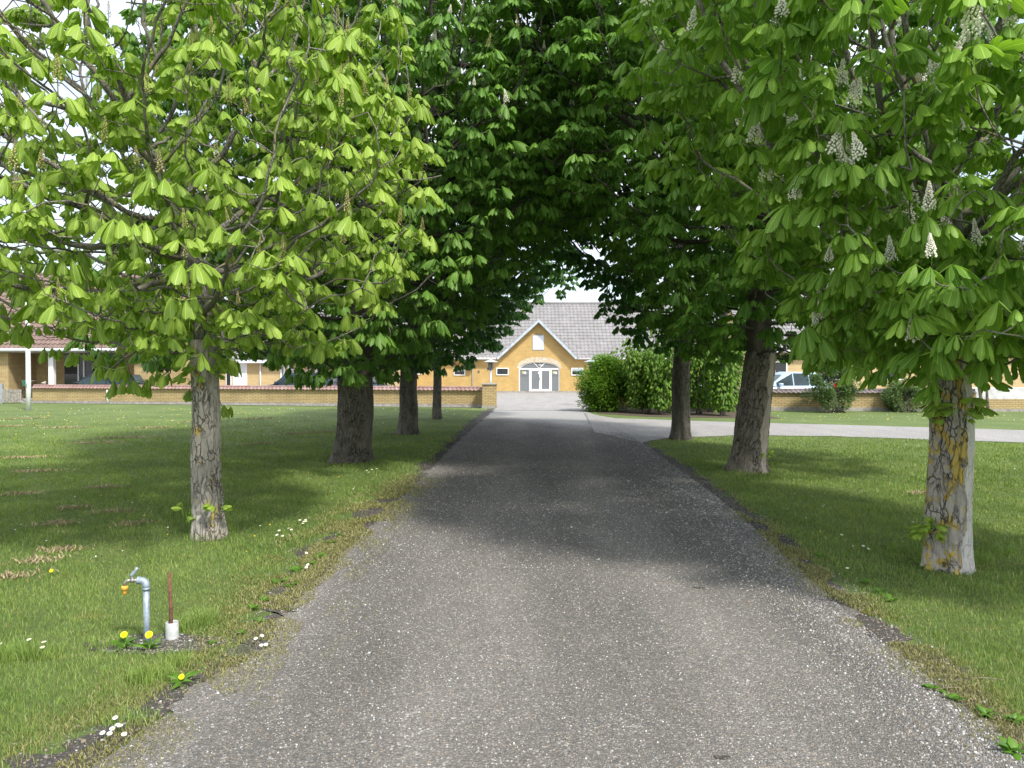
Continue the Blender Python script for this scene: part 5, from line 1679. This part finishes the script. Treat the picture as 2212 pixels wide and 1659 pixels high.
rng = np.random.default_rng(77)
NB = 760000
u = rng.random(NB)
yy = (2.2 ** .45 + u * (33.0 ** .45 - 2.2 ** .45)) ** (1 / .45)
xx = rng.uniform(-1, 1, NB) * (0.76 * yy + .4)
m = rng.random(NB) < lawn_prob(xx, yy) * np.clip((32 - yy) / 20, 0, 1) ** 1.3 * (yy < 31)
xx, yy = xx[m], yy[m]
far = np.clip(yy / 5.0, .8, 3.2)
h_ = rng.uniform(.016, .040, len(xx)) * (0.85 + 0.15 * far)
nn_ = np.sin(xx * 2.3 + 1) * np.sin(yy * 1.9) + .6 * np.sin(xx * 7.1 + yy * 5.3)
h_ *= 1 + .25 * nn_
w_ = rng.uniform(.0028, .0048, len(xx)) * far ** .9
edge = 1 - lawn_prob(xx - 0.0, yy)
tone = np.clip(rng.beta(2, 2.6, len(xx)) * .84 + 0.05 * nn_, 0, .84)
dryp = np.where(rng.random(len(xx)) < (0.05 + .45 * edge), rng.uniform(.88, 1, len(xx)), tone)
PB = [blades(len(xx), xx, yy, h_, w_, dryp, 0.9, rng)]
# longer tufts the mower missed
for px, py, rr, k, hh in ((440, 1352, .10, 260, .15), (400, 1362, .06, 90, .13), (20, 1425, .16, 320, .13), (90, 1420, .12, 200, .10), (240, 1395, .12, 220, .07), (330, 1470, .14, 380, .11), (380, 1440, .09, 160, .12), (270, 1560, .16, 200, .07),
                          (430, 1168, .16, 200, .11), (490, 1150, .13, 140, .14), (2105, 1215, .22, 420, .13), (2010, 1216, .14, 240, .14), (1960, 1190, .2, 220, .10), (1610, 1022, .25, 160, .10), (780, 1000, .35, 140, .08), (2150, 1195, .2, 160, .1)):
    c = G(px, py); a = rng.uniform(0, 6.28, k); r__ = rr * rng.random(k) ** .6
    PB.append(blades(k, c.x + np.cos(a) * r__, c.y + np.sin(a) * r__ * .7, hh * rng.uniform(.5, 1.1, k), rng.uniform(.003, .0045, k), np.clip(rng.beta(2, 2, k), 0, .84), 0.8, rng))
tag(cat_mesh('grass', PB, M['blade']), 'short mown lawn grass with longer tufts along the drive', 'grass', kind='stuff')

# yellow moss and dry grass creeping over the drive's edges
k = 120000
y1 = 2.4 + 14 * rng.random(k) ** 1.5
side = rng.random(k) < .6
x1 = np.where(side, edge_x(VL, y1) + rng.normal(.08, .24, k), edge_x(VR[:-1], y1) + rng.normal(-.10, .13, k))
cl = np.array([noise.noise(Vector((a * 2.6, b_ * 1.7, 4))) for a, b_ in zip(x1, y1)])
m = (cl > -0.08) & (rng.random(k) < np.where(side, np.clip((13 - y1) / 5, 0, 1), np.clip((10 - y1) / 5, 0, 1)))
x1, y1 = x1[m], y1[m]; k = len(x1)
tag(cat_mesh('moss', [blades(k, x1, y1, rng.uniform(.006, .022, k) * np.clip(y1 / 5, 1, 2), rng.uniform(.003, .006, k) * np.clip(y1 / 4, 1, 2.6), rng.random(k), 1.6, rng, z0=.006)], M['moss']),
    'yellowish moss and dry grass creeping over the edge of the drive', 'moss', kind='stuff')

# loose stones
pebm, n, b = newmat('loose_stone')
at = N(n, 'ShaderNodeAttribute', attribute_name='tone')
r_ = ramp(n, [(0.0, (0.09, 0.088, 0.085)), (0.25, (0.16, 0.155, 0.15)), (0.5, (0.235, 0.228, 0.215)), (0.62, (0.24, 0.19, 0.14)), (0.70, (0.29, 0.28, 0.265)), (0.9, (0.37, 0.36, 0.345)), (1.0, (0.58, 0.57, 0.55))], at.outputs['Fac'])
n.links.new(r_.outputs[0], b.inputs['Base Color']); b.inputs['Roughness'].default_value = .7
cube = np.array([(-1, -1, -1), (1, -1, -1), (1, 1, -1), (-1, 1, -1), (-.62, -.62, .8), (.62, -.62, .8), (.62, .62, .8), (-.62, .62, .8)], float)
cube[:4, :2] *= .85
ct = np.array([(0, 1, 5), (0, 5, 4), (1, 2, 6), (1, 6, 5), (2, 3, 7), (2, 7, 6), (3, 0, 4), (3, 4, 7), (4, 5, 6), (4, 6, 7)])


def stones(x, y, s, tone, z0):
    k = len(x)
    a = rng.uniform(0, 6.28, k)
    sc = np.stack([s * rng.uniform(.8, 1.4, k), s * rng.uniform(.6, 1.0, k), s * rng.uniform(.4, .75, k)], 1)
    v = cube[None] * (1 + rng.normal(0, .17, (k, 8, 3)))
    v = v * sc[:, None, :]
    c_, s_ = np.cos(a)[:, None], np.sin(a)[:, None]
    X = v[..., 0] * c_ - v[..., 1] * s_; Y = v[..., 0] * s_ + v[..., 1] * c_
    v = np.stack([X + x[:, None], Y + y[:, None], v[..., 2] + z0 + (s * .2)[:, None]], -1)
    t = ct[None] + (np.arange(k) * 8)[:, None, None]
    return v.reshape(-1, 3), t.reshape(-1, 3), np.repeat(tone, 8)


k = 118000
y1 = (2.2 ** .3 + rng.random(k) * (27 ** .3 - 2.2 ** .3)) ** (1 / .3)
keep = rng.random(k) < np.clip((27 - y1) / 16, 0, 1)
y1 = y1[keep]; k = len(y1)
xl, xr = edge_x(DL, y1), edge_x(DR, y1)
t_ = rng.random(k); e1 = rng.random(k) < .20
t_ = np.where(e1, 1 - np.abs(rng.normal(0, .07, k)), t_)
x1 = xl + (xr - xl) * t_
s1 = .0024 + .0036 * rng.random(k) ** 2.5 + np.where(e1, .0035 * rng.random(k), 0)
s1 *= np.clip(y1 / 6, .85, 1.6)
big = rng.random(k) < .008; s1 = np.where(big, s1 * 1.9, s1)
P1 = stones(x1, y1, s1, rng.random(k) ** 1.35, .009)
k = 5000; y1 = 2.3 + 12 * rng.random(k) ** 1.3; sd2 = rng.random(k) < .5
x1 = np.where(sd2, edge_x(VL, y1) + rng.normal(.15, .15, k), edge_x(VR[:-1], y1) + rng.normal(-.08, .1, k))
P2 = stones(x1, y1, .003 + .006 * rng.random(k) ** 2, np.where(rng.random(k) < .5, .6, rng.random(k)), .004)
k = 500; a = rng.uniform(0, 6.28, k); q = rng.random(k) ** .5
P3 = stones(PIPE.x + .45 * q * np.cos(a), PIPE.y + .18 * q * np.sin(a), .003 + .006 * rng.random(k) ** 2, rng.random(k), .004)
tag(cat_mesh('loose_gravel', [P1, P2, P3], pebm), 'loose grey and white stones lying on the drive and along its edges', 'gravel', kind='stuff')

# bare soil round the standpipe, darker hollows in the drive
def patch(name, c, rx, ry, z, mat, sd_):
    v = [(c.x, c.y, z)]
    for i in range(40):
        a = i * math.pi / 20; f = 1 + .35 * noise.noise(Vector((math.cos(a) * 1.6, math.sin(a) * 1.6, sd_))) + .15 * noise.noise(Vector((math.cos(a) * 6, math.sin(a) * 6, sd_)))
        v.append((c.x + rx * f * math.cos(a), c.y + ry * f * math.sin(a), z))
    b = MB(); b.add(v, [(0, i, i % 40 + 1) for i in range(1, 41)])
    return tag(b.build(name, mat), kind='structure')


patch('bare_soil', PIPE, .46, .17, .005, M['soil'], 2)
patch('pothole', G(1508, 1272), .055, .028, .010, M['soil'], 5)
patch('pothole', G(1560, 1640), .035, .02, .010, M['soil'], 7)
for i, (px, py, rx) in enumerate(((745, 996, .45), (870, 938, .5), (2020, 1216, .18), (455, 1165, .2))):
    c = G(px, py); patch('bare_soil', c, rx, rx * .5, .005 + i * .0004, M['soil'], 11 + i)

# rosettes of weeds
def weed(px, py, s, lab, sd_, k=11, spiky=False):
    rg = np.random.default_rng(sd_); c = G(px, py)
    r_ = empty('weed', (c.x, c.y, 0), label=lab, cat='weed', group='weeds along the drive')
    a = np.arange(k) * 2.4 + rg.normal(0, .2, k)
    D = np.stack([np.cos(a), np.sin(a), rg.uniform(.1, .9, k)], 1)
    tp = [simple_leaf(None, .22 if spiky else .42, .3), simple_leaf(None, .30 if spiky else .5, .4)]
    leaf_mesh('leaves', np.zeros((k, 3)) + rg.normal(0, s * .15, (k, 3)) * [1, 1, 0] + [0, 0, .006], D, s * rg.uniform(.6, 1.1, k), rg.random(k), M['weed'], r_, tp, rg, tiltsd=.2)
    return r_


WL = [(548, 1318, .07, 'low weed'), (570, 1300, .06, 'small weed'), (600, 1262, .08, 'broad-leaved weed'), (628, 1268, .07, 'leafy weed'), (640, 1235, .08, 'bright green weed'), (668, 1222, .07, 'round-leaved weed'), (690, 1205, .08, 'spreading weed'),
      (560, 1345, .05, 'tiny weed'), (712, 1175, .08, 'creeping weed'), (735, 1160, .07, 'flat weed'), (520, 1372, .05, 'weed seedling'), (455, 1392, .05, 'tiny rosette')]
near_what = ['left of the gravel in line with the rusty rod', 'at the left lawn corner above the soil patch', 'on the left verge below the grey plated trunk', 'among small stones on the left verge', 'at the left edge where the moss strip starts', 'on the left verge beside white daisies',
             'half way up the mossy left edge', 'at the foot of the left verge grass', 'on the left verge above the daisies', 'topmost on the left verge', 'beside stones right of the pipe collar', 'between the pipe collar and the gravel']
for i, (px, py, s_, l_) in enumerate(WL): weed(px, py, s_, l_ + ' ' + near_what[i], 100 + i)
WR = [(1868, 1262, 'flat weed on the right verge left of the lichened trunk'), (1905, 1282, 'spreading green weed on the right verge below the lichened trunk'), (1930, 1300, 'leafy weed on the right verge where pale stones begin'), (2010, 1490, 'small weed at the lower right verge above the dry grass'),
      (2060, 1515, 'low weed beside larger stones at the lower right'), (2130, 1545, 'weed cluster at the right edge below the lawn'), (2190, 1560, 'rightmost weed by the picture edge'), (2195, 1630, 'large leafy weed in the lower right corner'), (1770, 1205, 'small dark weed on the right verge beside the upper drive')]
for i, (px, py, l_) in enumerate(WR): weed(px, py, .07 if i < 7 else .09, l_, 150 + i)
weed(2008, 1228, .13, 'tuft of long narrow leaves at the foot of the lichened trunk', 171, 22, True)

# dandelions
def dandelion(px, py, hpx, lab, rad=.021, leaves=True, sd_=0):
    c = G(px, py); rg = random.Random(sd_)
    hgt = max(.01, A(px, hpx, c.y).z)
    r_ = empty('dandelion', (c.x, c.y, 0), label=lab, cat='flower', group='dandelions near the standpipe')
    b = MB(); b.tube([(0.02, 0, 0), (.012, 0, hgt * .6), (0, 0, hgt)], .0025, 6); b.build('stem', M['weed'], r_, smooth=True)
    b = MB()
    for ring, (rr, el, k) in enumerate(((rad, .05, 26), (rad * .9, .35, 22), (rad * .72, .7, 18), (rad * .5, 1.05, 12), (rad * .3, 1.35, 8))):
        for q in range(k):
            a = 2 * math.pi * (q + rg.random() * .5) / k
            d = Vector((math.cos(a) * math.cos(el), math.sin(a) * math.cos(el), math.sin(el)))
            t = d.cross(Vector((0, 0, 1))).normalized() * .0022
            d = Matrix.Rotation(R(52), 3, 'X') @ d; t = Matrix.Rotation(R(52), 3, 'X') @ t
            o = Vector((0, 0, hgt))
            b.add([o - t * .5, o + t * .5, o + d * rr + t, o + d * rr - t], [(0, 1, 2, 3)])
    b.build('flower_head', M['dandelion'], r_)
    if leaves:
        rg2 = np.random.default_rng(sd_ + 40); k = 9; a = np.arange(k) * 2.4
        D = np.stack([np.cos(a), np.sin(a), rg2.uniform(.2, 1., k)], 1)
        leaf_mesh('leaves', np.zeros((k, 3)) + [0, 0, .008], D, .12 * rg2.uniform(.7, 1.2, k), rg2.random(k), M['weed'], r_, [simple_leaf(None, .22, .4)], rg2, tiltsd=.2)
    return r_


dandelion(268, 1402, 1371, 'yellow dandelion left of the standpipe foot', .022, sd_=1)
dandelion(322, 1405, 1371, 'yellow dandelion in front of the standpipe pipe', .024, sd_=2)
dandelion(392, 1478, 1462, 'yellow dandelion in the grass below the pipe collar', .016, sd_=3)
dandelion(111, 1243, 1233, 'single small yellow dandelion far left on the lawn', .016, leaves=False, sd_=4)


def daisy_mesh():
    b = MB(); b.tube([(0, 0, 0), (.003, 0, .045)], .0012, 5, mi=2)
    k = 16
    for q in range(k):
        a = 2 * math.pi * q / k; d = Vector((math.cos(a), math.sin(a), .18)); t = Vector((-d.y, d.x, 0)) * .0026; o = Vector((.003, 0, .046))
        b.add([o + d * .003 - t * .5, o + d * .003 + t * .5, o + d * .012 + t, o + d * .012 - t], [(0, 1, 2, 3)], 0)
    b.tube([(.003, 0, .045), (.003, 0, .049), (.003, 0, .051)], [.005, .0045, .001], 8, mi=1)
    return b


db = daisy_mesh()
d0 = db.build('daisy', [M['petal'], M['dandelion'], M['weed']])
used = False
DC = [('white daisy in the clump beside the moss strip right of the grey plated trunk', [(648, 1133), (655, 1137), (659, 1133), (653, 1141), (663, 1137)], 1.5),
      ('white daisy on the lawn just right of the grey plated trunk', [(600, 1165), (604, 1156), (626, 1152), (631, 1154), (612, 1168)], 1.5),
      ('white daisy in the lower left corner by the gravel', [(226, 1598), (236, 1602), (243, 1590), (254, 1585), (262, 1587), (268, 1602), (252, 1565)], 1.25),
      ('white daisy beside the gravel right of the pipe collar', [(565, 1407), (573, 1404), (555, 1392), (562, 1386)], 1.25),
      ('white daisy at the left picture edge beside long grass', [(93, 1415), (96, 1404), (66, 1398), (3, 1408)], 1.4),
      ('white daisy on the left verge among the weeds', [(668, 1230), (659, 1205), (664, 1236)], 1.4),
      ('white daisy on the lawn between the two nearest left trunks', [(790, 1024), (798, 1028), (803, 1022), (815, 1020), (768, 985)], 1.7),
      ('white daisy on the right lawn before the lichened trunk', [(1815, 1165), (1862, 1190), (1870, 1196), (1830, 1240)], 1.5)]
for lab, pts, sc in DC:
    for px, py in pts:
        o = d0 if not used else d0.copy()
        if used: COL.objects.link(o)
        used = True
        c = G(px, py); o.location = (c.x, c.y + .0, 0); o.rotation_euler = (random.uniform(.1, .5), random.uniform(-.2, .2), random.uniform(-.5, .5)); o.scale = (sc * .8,) * 3
        tag(o, lab, 'daisy', 'daisies: ' + lab.split(' ', 2)[2][:28])

# specks of far flowers on the lawn
fl, n, b = newmat('flower_specks')
at = N(n, 'ShaderNodeAttribute', attribute_name='tone')
r_ = ramp(n, [(0.0, (.85, .62, .02)), (.62, (.85, .62, .02)), (.63, (.8, .8, .78)), (1, (.8, .8, .78))], at.outputs['Fac'])
n.links.new(r_.outputs[0], b.inputs['Base Color'])
k = 620; px = np.concatenate([rng.uniform(0, 1060, 360), rng.uniform(1640, 2212, 130), rng.uniform(0, 2212, 130)]); py = np.concatenate([884 + 60 * rng.random(360) ** 2.2, rng.uniform(890, 912, 130), 960 + 250 * rng.random(130)])
pts = np.array([tuple(G(a, b_)) for a, b_ in zip(px, py)])
m = (lawn_prob(pts[:, 0], pts[:, 1]) > .5) | ((pts[:, 0] > 5) & (pts[:, 1] > 25))
pts = pts[m]
PF = stones(pts[:, 0], pts[:, 1], np.where(pts[:, 1] > 20, .013, .007) * rng.uniform(.6, 1.2, len(pts)), rng.random(len(pts)), .035)
tag(cat_mesh('lawn_flowers', [PF], fl), 'scattered tiny dandelions and daisies across the far lawn', 'flowers', kind='stuff')

# raked heaps of dry clippings on the left lawn
PC = []
for px, py, w__ in ((18, 1250, .35), (88, 1214, .25), (128, 1192, .25), (270, 947, 1.0), (205, 958, .7), (60, 990, .6), (245, 1108, .3), (40, 1070, .35), (85, 1020, .5), (140, 925, .7), (20, 922, .8), (330, 925, .7), (60, 905, .8), (285, 1135, .2), (640, 938, .5), (690, 935, .6),
                    (120, 1135, .3), (230, 1055, .35), (430, 912, .6), (560, 960, .4), (1990, 1068, .25), (160, 1100, .25), (560, 905, .6)):
    c = G(px, py); k = int(260 * w__) + 60
    a = rng.normal(0, w__ * .45, k); b__ = rng.normal(0, .07, k) + a * .25
    PC.append(blades(k, c.x + a, c.y + b__, rng.uniform(.01, .045, k), rng.uniform(.006, .014, k) * max(1, c.y / 10), rng.random(k), 3.0, rng, z0=.02))
tag(cat_mesh('clippings', PC, M['dry']), 'small heaps of dry grass clippings on the left lawn', 'clippings', kind='stuff')

# twigs
for i, (px, py, ln, ang, lab) in enumerate(((772, 1105, .22, -.3, 'thin grey twig on the mossy left verge'), (1855, 1325, .12, 1.0, 'dry straw on the right verge'), (2020, 1495, .16, .2, 'reddish twig at the lower right edge of the gravel'),
                                            (440, 1390, .10, .15, 'pale twig lying by the pipe collar'), (500, 1375, .08, .5, 'short twig on the soil right of the pipe collar'), (2090, 1470, .2, -.1, 'long thin twig at the right edge of the gravel'))):
    c = G(px, py); b = MB(); d = Vector((math.cos(ang), math.sin(ang), 0)) * ln
    b.tube([Vector((0, 0, .012)), d * .5 + Vector((0, .008, .016)), d + Vector((0, 0, .012))], [.004, .0035, .002], 6)
    o = b.build('twig', M['twig'], smooth=True); o.location = (c.x, c.y, 0); tag(o, lab, 'twig')
